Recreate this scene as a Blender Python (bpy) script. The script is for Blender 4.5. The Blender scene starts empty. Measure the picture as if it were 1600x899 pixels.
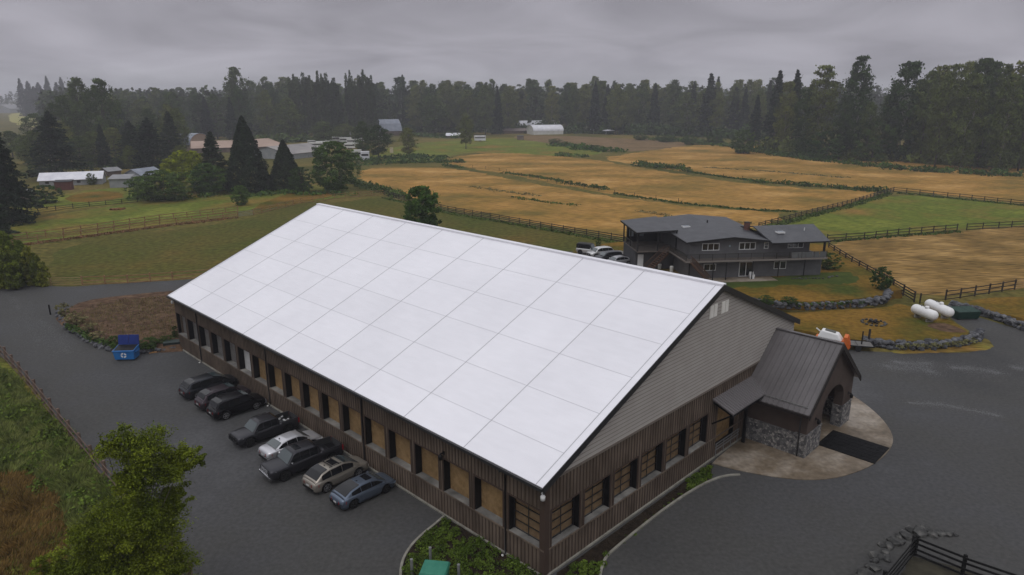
import bpy, bmesh, math, random
import numpy as np
from mathutils import Vector, Matrix
R=math.radians
C=bpy.context.scene.collection
sc=bpy.context.scene
# ---------------------------------------------------------------- camera
F_PX,PITCH,ROLL,CAM_H=1087.29,R(15.4443),R(-0.13),27.4
cp,sp=math.cos(PITCH),math.sin(PITCH)
_X=Vector((1,0,0)); _U=Vector((0,sp,cp)); _B=Vector((0,-cp,sp))
_Rt=_X*math.cos(ROLL)+_U*math.sin(ROLL); _Up=_U*math.cos(ROLL)-_X*math.sin(ROLL)
cd=bpy.data.cameras.new('camera'); cam=bpy.data.objects.new('camera',cd); C.objects.link(cam)
m=Matrix((_Rt,_Up,_B)).transposed().to_4x4(); m.translation=(0,0,CAM_H); cam.matrix_world=m
cd.sensor_width=36; cd.lens=36*F_PX/1600; cd.clip_start=.5; cd.clip_end=6000
sc.camera=cam
# ---------------------------------------------------------------- world, sun, exposure
SUN_EL,SUN_AZ=R(62),R(200)
w=bpy.data.worlds.new('World'); sc.world=w; w.use_nodes=True
nt=w.node_tree; nt.nodes.clear()
def N(t,**k):
    n=nt.nodes.new(t)
    for a,b in k.items(): setattr(n,a,b)
    return n
L=lambda a,b: nt.links.new(a,b)
out=N('ShaderNodeOutputWorld'); add=N('ShaderNodeAddShader'); bg1=N('ShaderNodeBackground'); bg2=N('ShaderNodeBackground')
sky=N('ShaderNodeTexSky'); sky.sky_type='NISHITA'; sky.sun_disc=False; sky.sun_elevation=SUN_EL; sky.sun_rotation=SUN_AZ; sky.air_density=2; sky.dust_density=6
hs=N('ShaderNodeHueSaturation'); hs.inputs['Saturation'].default_value=.25
L(sky.outputs[0],hs.inputs['Color']); L(hs.outputs[0],bg1.inputs[0]); bg1.inputs[1].default_value=.012
tc=N('ShaderNodeTexCoord'); sep=N('ShaderNodeSeparateXYZ'); L(tc.outputs['Generated'],sep.inputs[0])
# cloud deck: project the direction on a flat layer so the clouds crowd towards the horizon
mz=N('ShaderNodeMath',operation='MAXIMUM'); L(sep.outputs['Z'],mz.inputs[0]); mz.inputs[1].default_value=0
az=N('ShaderNodeMath',operation='ADD'); L(mz.outputs[0],az.inputs[0]); az.inputs[1].default_value=.20
dv=N('ShaderNodeVectorMath',operation='DIVIDE'); L(tc.outputs['Generated'],dv.inputs[0]); L(az.outputs[0],dv.inputs[1])
mp=N('ShaderNodeMapping'); mp.inputs['Scale'].default_value=(.55,.55,0); mp.inputs['Rotation'].default_value=(0,0,.5); L(dv.outputs[0],mp.inputs[0])
nz=N('ShaderNodeTexNoise'); nz.inputs['Scale'].default_value=2.4; nz.inputs['Detail'].default_value=5; nz.inputs['Roughness'].default_value=.5; nz.inputs['Distortion'].default_value=.6; L(mp.outputs[0],nz.inputs['Vector'])
cr=N('ShaderNodeValToRGB'); L(nz.outputs[0],cr.inputs[0])
cr.color_ramp.elements[0].position=.30; cr.color_ramp.elements[0].color=(.75,.75,.76,1)
cr.color_ramp.elements[1].position=.72; cr.color_ramp.elements[1].color=(1.24,1.24,1.24,1)
gr=N('ShaderNodeValToRGB'); L(sep.outputs['Z'],gr.inputs[0]); gr.color_ramp.interpolation='EASE'
e=gr.color_ramp.elements; e[0].position=0; e[0].color=(.42,.42,.455,1); e[1].position=1; e[1].color=(.94,.95,1.0,1)
for p_,c_ in((.05,(.395,.385,.435)),(.14,(.30,.29,.335)),(.24,(.33,.33,.36)),(.5,(.80,.80,.84))):
    k=e.new(p_); k.color=(*c_,1)
mu=N('ShaderNodeMix',data_type='RGBA',blend_type='MULTIPLY'); mu.inputs[0].default_value=1; L(gr.outputs[0],mu.inputs[6]); L(cr.outputs[0],mu.inputs[7])
L(mu.outputs[2],bg2.inputs[0]); bg2.inputs[1].default_value=.92
L(bg1.outputs[0],add.inputs[0]); L(bg2.outputs[0],add.inputs[1]); L(add.outputs[0],out.inputs[0])
sd=bpy.data.lights.new('sun','SUN'); sd.energy=.55; sd.angle=R(35); sd.color=(1,.98,.96)
so=bpy.data.objects.new('sun',sd); C.objects.link(so)
so.rotation_euler=(math.pi/2-SUN_EL,0,math.pi-SUN_AZ); so.location=(0,0,80)
sc.view_settings.view_transform='Standard'; sc.view_settings.look='None'; sc.view_settings.gamma=1; sc.view_settings.exposure=0
try: sc.cycles.volume_bounces=0
except: pass
# ---------------------------------------------------------------- helpers
def G(px,py,z=0.):
    """world point at height z seen at photo pixel (1600 wide)"""
    x=px-800; y=py-449.5; d=_Rt*x-_Up*y-_B*F_PX
    t=(z-CAM_H)/d.z; return Vector((0,0,CAM_H))+d*t
def zat(py,pos):
    """height at which a point above pos appears at photo row py"""
    lo,hi=-5.,120.
    for _ in range(40):
        mid=(lo+hi)/2; d=Vector((pos.x,pos.y,mid-CAM_H)); yy=449.5-F_PX*d.dot(_Up)/(-d.dot(_B))
        if yy>py: lo=mid
        else: hi=mid
    return lo
def depth(pos): return -(Vector(pos)-Vector((0,0,CAM_H))).dot(_B)
_s=[1]
def rng(seed=None): _s[0]+=1; return random.Random(seed if seed is not None else _s[0])
def tag(o,label=None,cat=None,group=None,kind=None):
    if label:o['label']=label
    if cat:o['category']=cat
    if group:o['group']=group
    if kind:o['kind']=kind
    return o
def thing(name,label,cat,loc=(0,0,0),rz=0,group=None,kind=None):
    o=bpy.data.objects.new(name,None); C.objects.link(o); o.location=loc; o.rotation_euler=(0,0,rz); o.empty_display_size=.3
    return tag(o,label,cat,group,kind)
class MB:
    def __init__(s): s.v=[];s.f=[];s.m=[]
    def face(s,pts,mi=0):
        n=len(s.v); s.v+= [tuple(p) for p in pts]; s.f.append(tuple(range(n,n+len(pts)))); s.m.append(mi); return s
    def box(s,x0,x1,y0,y1,z0,z1,mi=0):
        P=[(x0,y0,z0),(x1,y0,z0),(x1,y1,z0),(x0,y1,z0),(x0,y0,z1),(x1,y0,z1),(x1,y1,z1),(x0,y1,z1)]
        return s.hexa(P,mi)
    def hexa(s,P,mi=0):
        n=len(s.v); s.v+=[tuple(p) for p in P]
        for q in((3,2,1,0),(4,5,6,7),(0,1,5,4),(1,2,6,5),(2,3,7,6),(3,0,4,7)): s.f.append(tuple(n+i for i in q)); s.m.append(mi)
        return s
    def prism(s,pts,z0,z1,mi=0,ax='z'):
        n=len(s.v);k=len(pts)
        def mk(a,b,c):
            return (a,b,c) if ax=='z' else ((a,c,b) if ax=='y' else (c,a,b))
        s.v+=[mk(a,b,z0) for a,b in pts]+[mk(a,b,z1) for a,b in pts]
        s.f.append(tuple(n+i for i in reversed(range(k)))); s.f.append(tuple(n+k+i for i in range(k))); s.m+=[mi,mi]
        for i in range(k): j=(i+1)%k; s.f.append((n+i,n+j,n+k+j,n+k+i)); s.m.append(mi)
        return s
    def beam(s,a,b,w,h,mi=0,up=(0,0,1)):
        a=Vector(a);b=Vector(b);d=(b-a).normalized();u=Vector(up); sd_=d.cross(u)
        if sd_.length<1e-4: sd_=d.cross(Vector((0,1,0)))
        sd_.normalize(); u=sd_.cross(d).normalized(); P=[]
        for q in(a,b):
            for sx,sz in((-1,-1),(1,-1),(1,1),(-1,1)): P.append(q+sd_*(sx*w/2)+u*(sz*h/2))
        n=len(s.v); s.v+=[tuple(p) for p in P]
        for q in((3,2,1,0),(4,5,6,7),(0,1,5,4),(1,2,6,5),(2,3,7,6),(3,0,4,7)): s.f.append(tuple(n+i for i in q)); s.m.append(mi)
        return s
    def tube(s,pts,rad,k=8,mi=0,cap=True):
        pts=[Vector(p) for p in pts]; rads=rad if hasattr(rad,'__len__') else [rad]*len(pts); n=len(s.v)
        for i,p in enumerate(pts):
            d=(pts[min(i+1,len(pts)-1)]-pts[max(i-1,0)]).normalized(); a=d.cross(Vector((0,0,1)))
            if a.length<.05: a=d.cross(Vector((0,1,0)))
            a.normalize(); b=d.cross(a).normalized()
            for j in range(k): t=2*math.pi*j/k; s.v.append(tuple(p+a*(math.cos(t)*rads[i])+b*(math.sin(t)*rads[i])))
        for i in range(len(pts)-1):
            for j in range(k): j2=(j+1)%k; s.f.append((n+i*k+j,n+(i+1)*k+j,n+(i+1)*k+j2,n+i*k+j2)); s.m.append(mi)
        if cap: s.f.append(tuple(n+j for j in range(k))); s.f.append(tuple(n+(len(pts)-1)*k+j for j in reversed(range(k)))); s.m+=[mi,mi]
        return s
    def rock(s,c,r,rnd,mi=0,sub=1):
        bm=bmesh.new(); bmesh.ops.create_icosphere(bm,subdivisions=sub,radius=1)
        n=len(s.v); ph=rnd.random()*6; rot=Matrix.Rotation(rnd.random()*6,3,'Z')@Matrix.Rotation(rnd.uniform(-.4,.4),3,'X')
        pl=[(Vector((rnd.gauss(0,1),rnd.gauss(0,1),rnd.gauss(0,1))).normalized(),rnd.uniform(.55,.85)) for _ in range(7)]
        for v in bm.verts:
            p=v.co.copy()
            for nn,dd in pl:
                t=p.dot(nn)-dd
                if t>0: p-=nn*t
            p=rot@Vector((p.x*r[0],p.y*r[1],p.z*r[2])); s.v.append(tuple(p+Vector(c)))
        bm.verts.index_update()
        for f in bm.faces: s.f.append(tuple(n+v.index for v in f.verts)); s.m.append(mi)
        bm.free(); return s
    def build(s,name,mats,parent=None,smooth=False,bevel=0):
        me=bpy.data.meshes.new(name); me.from_pydata(s.v,[],s.f)
        mats=mats if isinstance(mats,(list,tuple)) else [mats]
        for m_ in mats: me.materials.append(m_)
        if len(mats)>1: me.polygons.foreach_set('material_index',s.m)
        if smooth: me.polygons.foreach_set('use_smooth',[True]*len(me.polygons))
        me.update(); o=bpy.data.objects.new(name,me); C.objects.link(o)
        if parent: o.parent=parent
        if bevel:
            b=o.modifiers.new('bevel','BEVEL'); b.width=bevel; b.segments=2; b.limit_method='ANGLE'
        return o
def copy_tree(o,parent=None):
    c=o.copy(); C.objects.link(c); c.parent=parent
    for k in c.keys():
        pass
    for ch in list(o.children): copy_tree(ch,c)
    return c
# ---------------------------------------------------------------- materials
MATS={}
def pmat(name,cols,scale=1.,rough=.8,bump=0,detail=4,stretch=(1,1,1),rot=0,coord='Object',metal=0,spec=.2,lo=.35,hi=.65,bscale=None,tint=None,coat=0,rnd=0,trans=0,attr=None,second=None):
    if name in MATS: return MATS[name]
    m_=bpy.data.materials.new(name); m_.use_nodes=True; t=m_.node_tree; b=t.nodes['Principled BSDF']; MATS[name]=m_
    b.inputs['Roughness'].default_value=rough; b.inputs['Metallic'].default_value=metal; b.inputs['Specular IOR Level'].default_value=spec
    if coat: b.inputs['Coat Weight'].default_value=coat; b.inputs['Coat Roughness'].default_value=.08
    if trans: b.inputs['Transmission Weight'].default_value=trans
    col=None
    def nn(ty,**k):
        x=t.nodes.new(ty)
        for a,c in k.items(): setattr(x,a,c)
        return x
    geo=None
    if len(cols)>1 or bump:
        if coord=='World': src=nn('ShaderNodeNewGeometry').outputs['Position']
        else: src=nn('ShaderNodeTexCoord').outputs['Object']
        mp_=nn('ShaderNodeMapping'); mp_.inputs['Scale'].default_value=stretch; mp_.inputs['Rotation'].default_value=(0,0,rot)
        t.links.new(src,mp_.inputs[0]); vec=mp_.outputs[0]
    if len(cols)>1:
        nz_=nn('ShaderNodeTexNoise'); nz_.inputs['Scale'].default_value=scale; nz_.inputs['Detail'].default_value=detail; nz_.inputs['Roughness'].default_value=.6
        t.links.new(vec,nz_.inputs['Vector'])
        r_=nn('ShaderNodeValToRGB'); t.links.new(nz_.outputs[0],r_.inputs[0]); el=r_.color_ramp.elements
        el[0].position=lo; el[0].color=(*cols[0],1); el[1].position=hi; el[1].color=(*cols[-1],1)
        for i,c in enumerate(cols[1:-1]): q=el.new(lo+(hi-lo)*(i+1)/(len(cols)-1)); q.color=(*c,1)
        col=r_.outputs[0]
        if second:   # (scale, amount, stretch)
            mp2=nn('ShaderNodeMapping'); mp2.inputs['Scale'].default_value=second[2] if len(second)>2 else (1,1,1); mp2.inputs['Rotation'].default_value=(0,0,second[3] if len(second)>3 else 0); t.links.new(src,mp2.inputs[0])
            n2=nn('ShaderNodeTexNoise'); n2.inputs['Scale'].default_value=second[0]; n2.inputs['Detail'].default_value=8; t.links.new(mp2.outputs[0],n2.inputs['Vector'])
            mr=nn('ShaderNodeMapRange'); mr.inputs[1].default_value=.3; mr.inputs[2].default_value=.7; mr.inputs[3].default_value=1-second[1]; mr.inputs[4].default_value=1+second[1]; t.links.new(n2.outputs[0],mr.inputs[0])
            vm=nn('ShaderNodeVectorMath',operation='SCALE'); t.links.new(col,vm.inputs[0]); t.links.new(mr.outputs[0],vm.inputs['Scale']); col=vm.outputs[0]
    else: b.inputs['Base Color'].default_value=(*cols[0],1)
    if rnd or attr:
        hs_=nn('ShaderNodeHueSaturation')
        if col is None: hs_.inputs['Color'].default_value=(*cols[0],1)
        else: t.links.new(col,hs_.inputs['Color'])
        val=None
        if rnd:
            oi=nn('ShaderNodeObjectInfo')
            mr=nn('ShaderNodeMapRange'); mr.inputs[3].default_value=1-rnd; mr.inputs[4].default_value=1+rnd; t.links.new(oi.outputs['Random'],mr.inputs[0]); val=mr.outputs[0]
            mh=nn('ShaderNodeMath',operation='MULTIPLY_ADD'); t.links.new(oi.outputs['Random'],mh.inputs[0]); mh.inputs[1].default_value=-.045*(rnd/.25); mh.inputs[2].default_value=.5+.02*(rnd/.25); t.links.new(mh.outputs[0],hs_.inputs['Hue'])
        if attr:
            at=nn('ShaderNodeAttribute'); at.attribute_name=attr
            if val is None: val=at.outputs['Fac']
            else:
                mm=nn('ShaderNodeMath',operation='MULTIPLY'); t.links.new(val,mm.inputs[0]); t.links.new(at.outputs['Fac'],mm.inputs[1]); val=mm.outputs[0]
        t.links.new(val,hs_.inputs['Value']); col=hs_.outputs[0]
    if col is not None: t.links.new(col,b.inputs['Base Color'])
    if bump:
        bn=nn('ShaderNodeTexNoise'); bn.inputs['Scale'].default_value=bscale or scale*3; bn.inputs['Detail'].default_value=5; t.links.new(vec,bn.inputs['Vector'])
        bp=nn('ShaderNodeBump'); bp.inputs['Strength'].default_value=bump; bp.inputs['Distance'].default_value=.1; t.links.new(bn.outputs[0],bp.inputs['Height']); t.links.new(bp.outputs[0],b.inputs['Normal'])
    return m_
# ---------------------------------------------------------------- outline tools
def chaikin(p,n=2,closed=True):
    for _ in range(n):
        q=[]
        k=len(p)
        for i in range(k if closed else k-1):
            a=p[i];b=p[(i+1)%k]; q.append(a*.75+b*.25); q.append(a*.25+b*.75)
        p=q if closed else [p[0]]+q+[p[-1]]
    return p
def resample(p,step,closed=True):
    q=[];k=len(p)
    for i in range(k if closed else k-1):
        a=p[i];b=p[(i+1)%k]; n=max(1,int((b-a).length/step))
        for j in range(n): q.append(a.lerp(b,j/n))
    if not closed:q.append(p[-1])
    return q
def sheet(name,pts,z,mat,jit=.3,step=2.,smooth=1,zj=0,skirt=None,px=True,label=None,cat=None,kind='structure'):
    """a ground sheet whose outline is given by points on the ground; skirt=(width, z_bottom) makes a bank round it"""
    P=[G(a,b,z) for a,b in pts] if px else [Vector((a,b,z)) for a,b in pts]
    P=chaikin(P,smooth) if smooth else P
    P=resample(P,step); rr=rng()
    P=[p+Vector((rr.uniform(-jit,jit),rr.uniform(-jit,jit),0)) for p in P]
    mb=MB(); mb.face(P)
    if skirt:
        n=len(P); area=sum(P[i].x*P[(i+1)%n].y-P[(i+1)%n].x*P[i].y for i in range(n)); sg=1 if area>0 else -1
        Q=[]
        for i in range(n):
            d=(P[(i+1)%n]-P[i-1]); nn_=Vector((d.y,-d.x,0)).normalized()*sg; Q.append(Vector((*(P[i]+nn_*skirt[0]).xy,skirt[1])))
        for i in range(n): j=(i+1)%n; mb.face([P[i],Q[i],Q[j],P[j]])
    o=mb.build(name,mat); tag(o,label,cat,None,kind); return o
def inpoly(x,y,P):
    c=False;k=len(P)
    for i in range(k):
        a=P[i];b=P[i-1]
        if (a[1]>y)!=(b[1]>y) and x<(b[0]-a[0])*(y-a[1])/(b[1]-a[1])+a[0]: c=not c
    return c
def np_mesh(name,verts,nper,mat,tint=None,parent=None,link=True):
    """verts (n*nper,3): n polygons of nper corners each"""
    n=len(verts)//nper; me=bpy.data.meshes.new(name); me.vertices.add(len(verts)); me.vertices.foreach_set('co',np.asarray(verts,dtype=np.float32).ravel())
    me.loops.add(len(verts)); me.loops.foreach_set('vertex_index',np.arange(len(verts),dtype=np.int32))
    me.polygons.add(n); me.polygons.foreach_set('loop_start',np.arange(0,len(verts),nper,dtype=np.int32))
    me.materials.append(mat)
    if tint is not None:
        a=me.attributes.new('tint','FLOAT','POINT'); a.data.foreach_set('value',np.repeat(np.asarray(tint,dtype=np.float32),nper))
    me.update(calc_edges=True); me.validate()
    if not link: return me
    o=bpy.data.objects.new(name,me); C.objects.link(o)
    if parent:o.parent=parent
    return o
def leaves(cen,size,g,up=.35,out=None,asp=.6):
    """rhombic leaves at cen, normals random with an upward / outward bias"""
    n=len(cen); nm=g.normal(size=(n,3)); nm/=np.linalg.norm(nm,axis=1)[:,None]
    nm[:,2]+=up
    if out is not None: nm+=out*.8
    nm/=np.linalg.norm(nm,axis=1)[:,None]+1e-9
    t=np.cross(nm,g.normal(size=(n,3))); t/=np.linalg.norm(t,axis=1)[:,None]+1e-9; s=np.cross(nm,t)
    sz=(np.asarray(size)*g.uniform(.45,1.55,n))[:,None]
    V=np.stack([cen+t*sz,cen+s*sz*asp,cen-t*sz,cen-s*sz*asp],1); return V.reshape(-1,3)
HAZE=.00036
# ================================================================ ground
M_pasture=pmat('pasture',[(.060,.060,.016),(.10,.088,.024),(.15,.11,.035)],.03,.95,.3,coord='World',bscale=2.5,second=(.9,.45,(1,1,1)),spec=.03)
M_hay=pmat('hay_stubble',[(.125,.098,.026),(.225,.137,.036),(.32,.18,.052),(.44,.275,.10)],.04,.95,.5,10,coord='World',lo=.32,hi=.70,bscale=2,stretch=(1,1.5,1),rot=.35,second=(3.2,.65,(.13,1.0,1),.30),spec=.03)
M_hay2=pmat('hay_stubble_rough',[(.10,.070,.024),(.195,.12,.040),(.32,.205,.080)],.07,.95,.5,10,coord='World',lo=.3,hi=.7,bscale=2,stretch=(1,1.6,1),rot=-.3,second=(2.4,.75,(.14,1.0,1),-.3),spec=.03)
M_green=pmat('green_grass',[(.21,.125,.035),(.15,.125,.028),(.095,.120,.020),(.15,.165,.030)],.05,.95,.4,9,coord='World',lo=.3,hi=.62,bscale=3,second=(2.0,.6,(.3,1.2,1),.5),spec=.03)
M_paddock=pmat('paddock_grass',[(.062,.072,.016),(.088,.078,.020),(.135,.082,.024)],.035,.95,.3,9,coord='World',lo=.38,hi=.68,bscale=3,second=(1.1,.4),spec=.03)
M_lawn=pmat('dry_lawn',[(.05,.062,.012),(.125,.080,.015),(.19,.105,.022)],.09,.95,.4,6,coord='World',lo=.33,hi=.62,bscale=5,second=(1.5,.3),spec=.03)
M_gravel=pmat('wet_gravel',[(.046,.046,.047),(.060,.059,.057),(.063,.063,.065),(.090,.091,.095)],.05,.8,.25,12,coord='World',lo=.32,hi=.70,bscale=30,second=(3.5,.17,(1,1,1)),spec=.12)
M_dust=pmat('pale_gravel_dust',[(.14,.14,.143)],rough=.9)
M_soil=pmat('bark_mulch',[(.05,.031,.020),(.10,.062,.040),(.155,.10,.065)],1.2,.95,.8,8,coord='World',lo=.35,hi=.7,bscale=6,spec=.03)
M_dark_soil=pmat('dark_soil',[(.014,.011,.009),(.035,.026,.018)],2,.95,.8,6,coord='World',bscale=8,spec=.03)
M_conc=pmat('wet_concrete',[(.095,.072,.048),(.165,.130,.093),(.27,.232,.190)],.22,.45,.1,7,coord='World',lo=.38,hi=.62,second=(2.5,.25))
M_kerb=pmat('kerb_concrete',[(.17,.16,.135),(.27,.26,.225)],1.5,.85,.2,coord='World')
M_dirt=pmat('bare_dirt',[(.12,.085,.04),(.19,.125,.07)],.08,.95,.3,6,coord='World',second=(.6,.25),spec=.03)
rr=rng(5)
g_=MB(); g_.face([(-3500,-150,0),(3500,-150,0),(3500,5200,0),(-3500,5200,0)]); tag(g_.build('ground',M_pasture),kind='structure')
E1=.004
# far and middle fields
sheet('far_field',[(20,176),(75,177),(120,184),(110,196),(35,200),(10,185)],E1,pmat('far_field_grass',[(.24,.23,.06),(.33,.29,.09)],.02,.95,coord='World'),2,20)
sheet('bare_track',[(800,214),(830,211),(1000,217),(1090,222),(1060,232),(960,238),(900,229),(830,222)],2*E1,M_dirt,3,12)
sheet('rough_pasture',[(640,225),(780,213),(900,222),(960,238),(900,246),(820,243),(730,238),(690,250),(610,258),(560,258),(570,240)],E1,M_green,2,8)
sheet('hay_field',[(558,264),(640,262),(700,262),(780,276),(880,296),(990,312),(1100,325),(1180,330),(1240,332),(1180,358),(1120,366),(1060,374),(1000,376),(900,361),(780,338),(700,326),(610,300),(560,282)],2*E1,M_hay,1.3,2.5)
sheet('hay_field',[(698,246),(780,238),(860,243),(930,250),(1000,262),(1100,278),(1240,295),(1380,298),(1350,314),(1270,330),(1180,328),(1060,318),(940,301),(860,286),(780,270),(700,258)],3*E1,M_hay,1.3,2.5)
sheet('hay_field',[(930,248),(1000,238),(1080,227),(1160,227),(1250,236),(1360,248),(1480,260),(1620,262),(1760,262),(1760,320),(1620,318),(1500,309),(1400,297),(1260,290),(1130,276),(1020,262)],4*E1,M_hay,1.5,3)
sheet('green_paddock',[(1190,357),(1280,332),(1395,303),(1500,312),(1620,322),(1620,352),(1500,358),(1400,366),(1300,374),(1230,366)],5*E1,M_green,.8,2.5)
sheet('hay_field',[(1292,380),(1400,368),(1510,360),(1620,354),(1700,352),(1700,455),(1600,449),(1440,470),(1370,430),(1310,400)],5*E1,M_hay2,.7,2)
sheet('dirt_patch',[(1545,470),(1620,462),(1700,470),(1700,520),(1600,500)],6*E1,M_dirt,.3,2)
sheet('back_paddock',[(70,440),(90,384),(250,362),(370,347),(430,330),(560,312),(600,308),(690,330),(780,345),(900,367),(980,379),(1100,385),(1000,440),(600,420),(320,425),(200,437)],4*E1,M_paddock,.5,2)
sheet('green_field',[(8,350),(120,330),(215,316),(330,300),(470,288),(560,296),(560,306),(430,322),(380,330),(250,352),(90,377),(12,384)],3*E1,M_green,.5,4)
sheet('green_field',[(0,335),(40,318),(110,300),(200,292),(260,305),(220,314),(120,327),(0,345)],3*E1,M_green,.5,4)
sheet('dry_patch',[(95,308),(150,298),(195,301),(190,311),(120,318)],4*E1,M_lawn,.4,3)
sheet('dry_patch',[(380,328),(470,296),(545,300),(430,326)],4*E1,M_lawn,.4,3)
sheet('roadside_verge',[(0,558),(40,596),(100,670),(190,780),(320,930),(340,1100),(-200,1300),(-300,560)],3*E1,M_green,.15,1.5)
# gravel yard, one piece all round the hall
yard=[(-420,520),(-200,440),(0,443),(90,449),(200,443),(330,434),(480,425),(700,400),(880,392),(1000,395),(1160,470),(1250,520),(1300,545),(1420,552),(1540,549),(1556,538),(1500,512),(1480,490),(1500,486),(1560,505),(1620,522),(1900,600),(1900,1200),(400,1200),(340,1000),(190,775),(100,664),(40,590),(0,552),(-200,470)]
sheet('gravel_yard',yard,5*E1,M_gravel,.25,1.5)
# pale loose grit left in streaks by tyres
def grit(strip,n,w_,seed):
    n*=2; w_*=1.6
    g=np.random.default_rng(seed); P=chaikin([G(a,b,0) for a,b in strip],2,False); P=resample(P,.3,False); A=np.array([[p.x,p.y] for p in P]); i=g.integers(0,len(A)-1,n); t=g.uniform(0,1,(n,1)); C_=A[i]*(1-t)+A[i+1]*t
    C_+=g.normal(size=(n,2))*w_*(.3+.7*np.sin(np.pi*(i[:,None]+.5)/len(A)))*g.choice([.4,1,1.6],(n,1)); cen=np.column_stack([C_,.0213+g.uniform(0,.012,n)]); s_=g.uniform(.015,.055,n)[:,None]; a=g.uniform(0,6.28,n)
    u=np.column_stack([np.cos(a),np.sin(a),np.zeros(n)]); v_=np.column_stack([-np.sin(a),np.cos(a),np.zeros(n)]); V=np.stack([cen+u*s_,cen+v_*s_*.7,cen-u*s_,cen-v_*s_*.7],1).reshape(-1,3)
    o=np_mesh('loose_grit',V,4,M_dust); tag(o,'pale loose grit streaked over the gravel yard','grit',None,'stuff')
grit([(1385,572),(1410,578),(1440,574),(1456,582)],1500,.7,1); grit([(1400,566),(1420,570),(1450,568)],1100,.5,2); grit([(1490,575),(1530,577),(1560,583)],1300,.5,3); grit([(1585,575),(1640,580)],1100,.5,4)
grit([(20,465),(35,480),(48,510),(60,535)],700,.6,5); grit([(-10,452),(10,462),(30,484)],700,.7,6); grit([(60,500),(84,518),(108,552)],700,.5,7); grit([(45,470),(52,500),(74,540),(90,560)],500,.8,8); grit([(1420,630),(1470,632),(1520,642),(1560,650)],900,.25,9)
# raised mulch bed at the far end of the yard
sheet('mulch_bed',[(97,487),(130,470),(190,462),(262,455),(340,450),(330,500),(292,538),(250,540),(205,530),(170,527),(135,512),(108,502)],.55,M_soil,.12,1,1,skirt=(1.0,-.02))
# terraces behind the hall
sheet('lower_terrace',[(1195,515),(1240,513),(1290,524),(1345,532),(1385,534),(1440,533),(1490,530),(1518,523),(1503,512),(1480,497),(1425,480),(1400,474),(1390,480),(1320,484),(1240,489),(1180,488),(1120,480),(1100,500)],.65,M_lawn,.1,1,1,skirt=(.12,-.05))
sheet('upper_terrace',[(885,402),(905,386),(975,377),(1090,369),(1180,366),(1288,372),(1296,384),(1360,424),(1415,452),(1392,455),(1376,463),(1300,470),(1240,472),(1180,467),(1120,462),(1000,480),(900,450),(850,420)],1.2,M_lawn,.12,1.2,1,skirt=(.15,-.05))
sheet('parking_gravel',[(890,402),(915,390),(985,392),(1000,405),(1010,430),(950,440),(880,425)],1.205,pmat('pale_gravel',[(.14,.13,.12),(.22,.21,.2)],1,.9,coord='World'),.15,1.2)
sheet('lush_grass_strip',[(1085,436),(1200,435),(1300,424),(1330,424),(1350,440),(1290,446),(1180,448),(1090,452)],1.206,pmat('lush_grass',[(.035,.052,.012),(.06,.078,.018)],.4,.95,.4,coord='World',spec=.03),.7,1)  # greener, lusher grass in front of the house
sheet('side_bank',[(1500,476),(1535,466),(1600,464),(1700,464),(1750,545),(1620,503),(1560,489),(1520,480)],.7,M_lawn,.12,1.2,1,skirt=(.15,-.05))
sheet('verge_strip',[(1388,548),(1440,545),(1500,542),(1532,537),(1552,543),(1535,549),(1440,552),(1400,553)],7*E1,M_green,.08,.7)
sheet('tank_gravel',[(1468,503),(1500,512),(1512,520),(1478,520),(1440,508)],.66,M_soil,.1,.8)
# ---------------------------------------------------------------- dark corner pit, bottom right
sheet('pit_floor',[(1405,900),(1425,868),(1620,920),(1620,1000),(1390,1000)],8*E1,pmat('mossy_dirt',[(.022,.020,.014),(.05,.045,.03)],.8,.9,.4,coord='World'),.1,.8,0)
# ================================================================ materials for buildings
M_board=pmat('brown_board_and_batten',[(.080,.059,.044),(.116,.087,.066),(.145,.110,.084)],1.2,.75,.15,6,stretch=(1,1,.25),second=(.35,.25))
M_batten=pmat('dark_batten_shade',[(.050,.036,.027),(.074,.054,.041)],1.2,.75,.1,6,stretch=(1,1,.25))  # battens coloured darker, standing in for shade lines between the boards
M_siding=pmat('light_lap_siding',[(.345,.32,.295),(.385,.36,.335)],.6,.6)
M_membrane=pmat('white_membrane',[(.71,.705,.75),(.74,.735,.78),(.765,.76,.805)],.12,.5,.02,8,lo=.3,hi=.62,second=(2.4,.022,(1,.25,1)))
def panel_tone(m_):
    t=m_.node_tree; b=t.nodes['Principled BSDF']; src=b.inputs['Base Color'].links[0].from_socket
    tc_=t.nodes.new('ShaderNodeTexCoord'); mp_=t.nodes.new('ShaderNodeMapping'); mp_.inputs['Location'].default_value=(-1.9/3.3,-.27/6.11,0); mp_.inputs['Scale'].default_value=(1/3.3,1/6.11,0); t.links.new(tc_.outputs['Object'],mp_.inputs[0])
    fl=t.nodes.new('ShaderNodeVectorMath'); fl.operation='FLOOR'; t.links.new(mp_.outputs[0],fl.inputs[0]); wn=t.nodes.new('ShaderNodeTexWhiteNoise'); t.links.new(fl.outputs[0],wn.inputs['Vector'])
    mr=t.nodes.new('ShaderNodeMapRange'); mr.inputs[3].default_value=.97; mr.inputs[4].default_value=1.01; t.links.new(wn.outputs['Value'],mr.inputs[0]); vm=t.nodes.new('ShaderNodeVectorMath'); vm.operation='SCALE'; t.links.new(src,vm.inputs[0]); t.links.new(mr.outputs[0],vm.inputs['Scale']); t.links.new(vm.outputs[0],b.inputs['Base Color'])
panel_tone(M_membrane)
M_seam=pmat('grey_seam',[(.42,.42,.44)],rough=.7)
M_seam2=pmat('faint_seam',[(.52,.52,.55)],rough=.7)
M_osb2=pmat('muted_plywood',[(.13,.082,.043),(.18,.12,.066),(.22,.15,.085)],3,.8,.15,6,lo=.3,hi=.7)  # duller, darker plywood for the gridded openings
M_dkmetal=pmat('dark_trim_metal',[(.018,.018,.02)],rough=.4,spec=.5)
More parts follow.
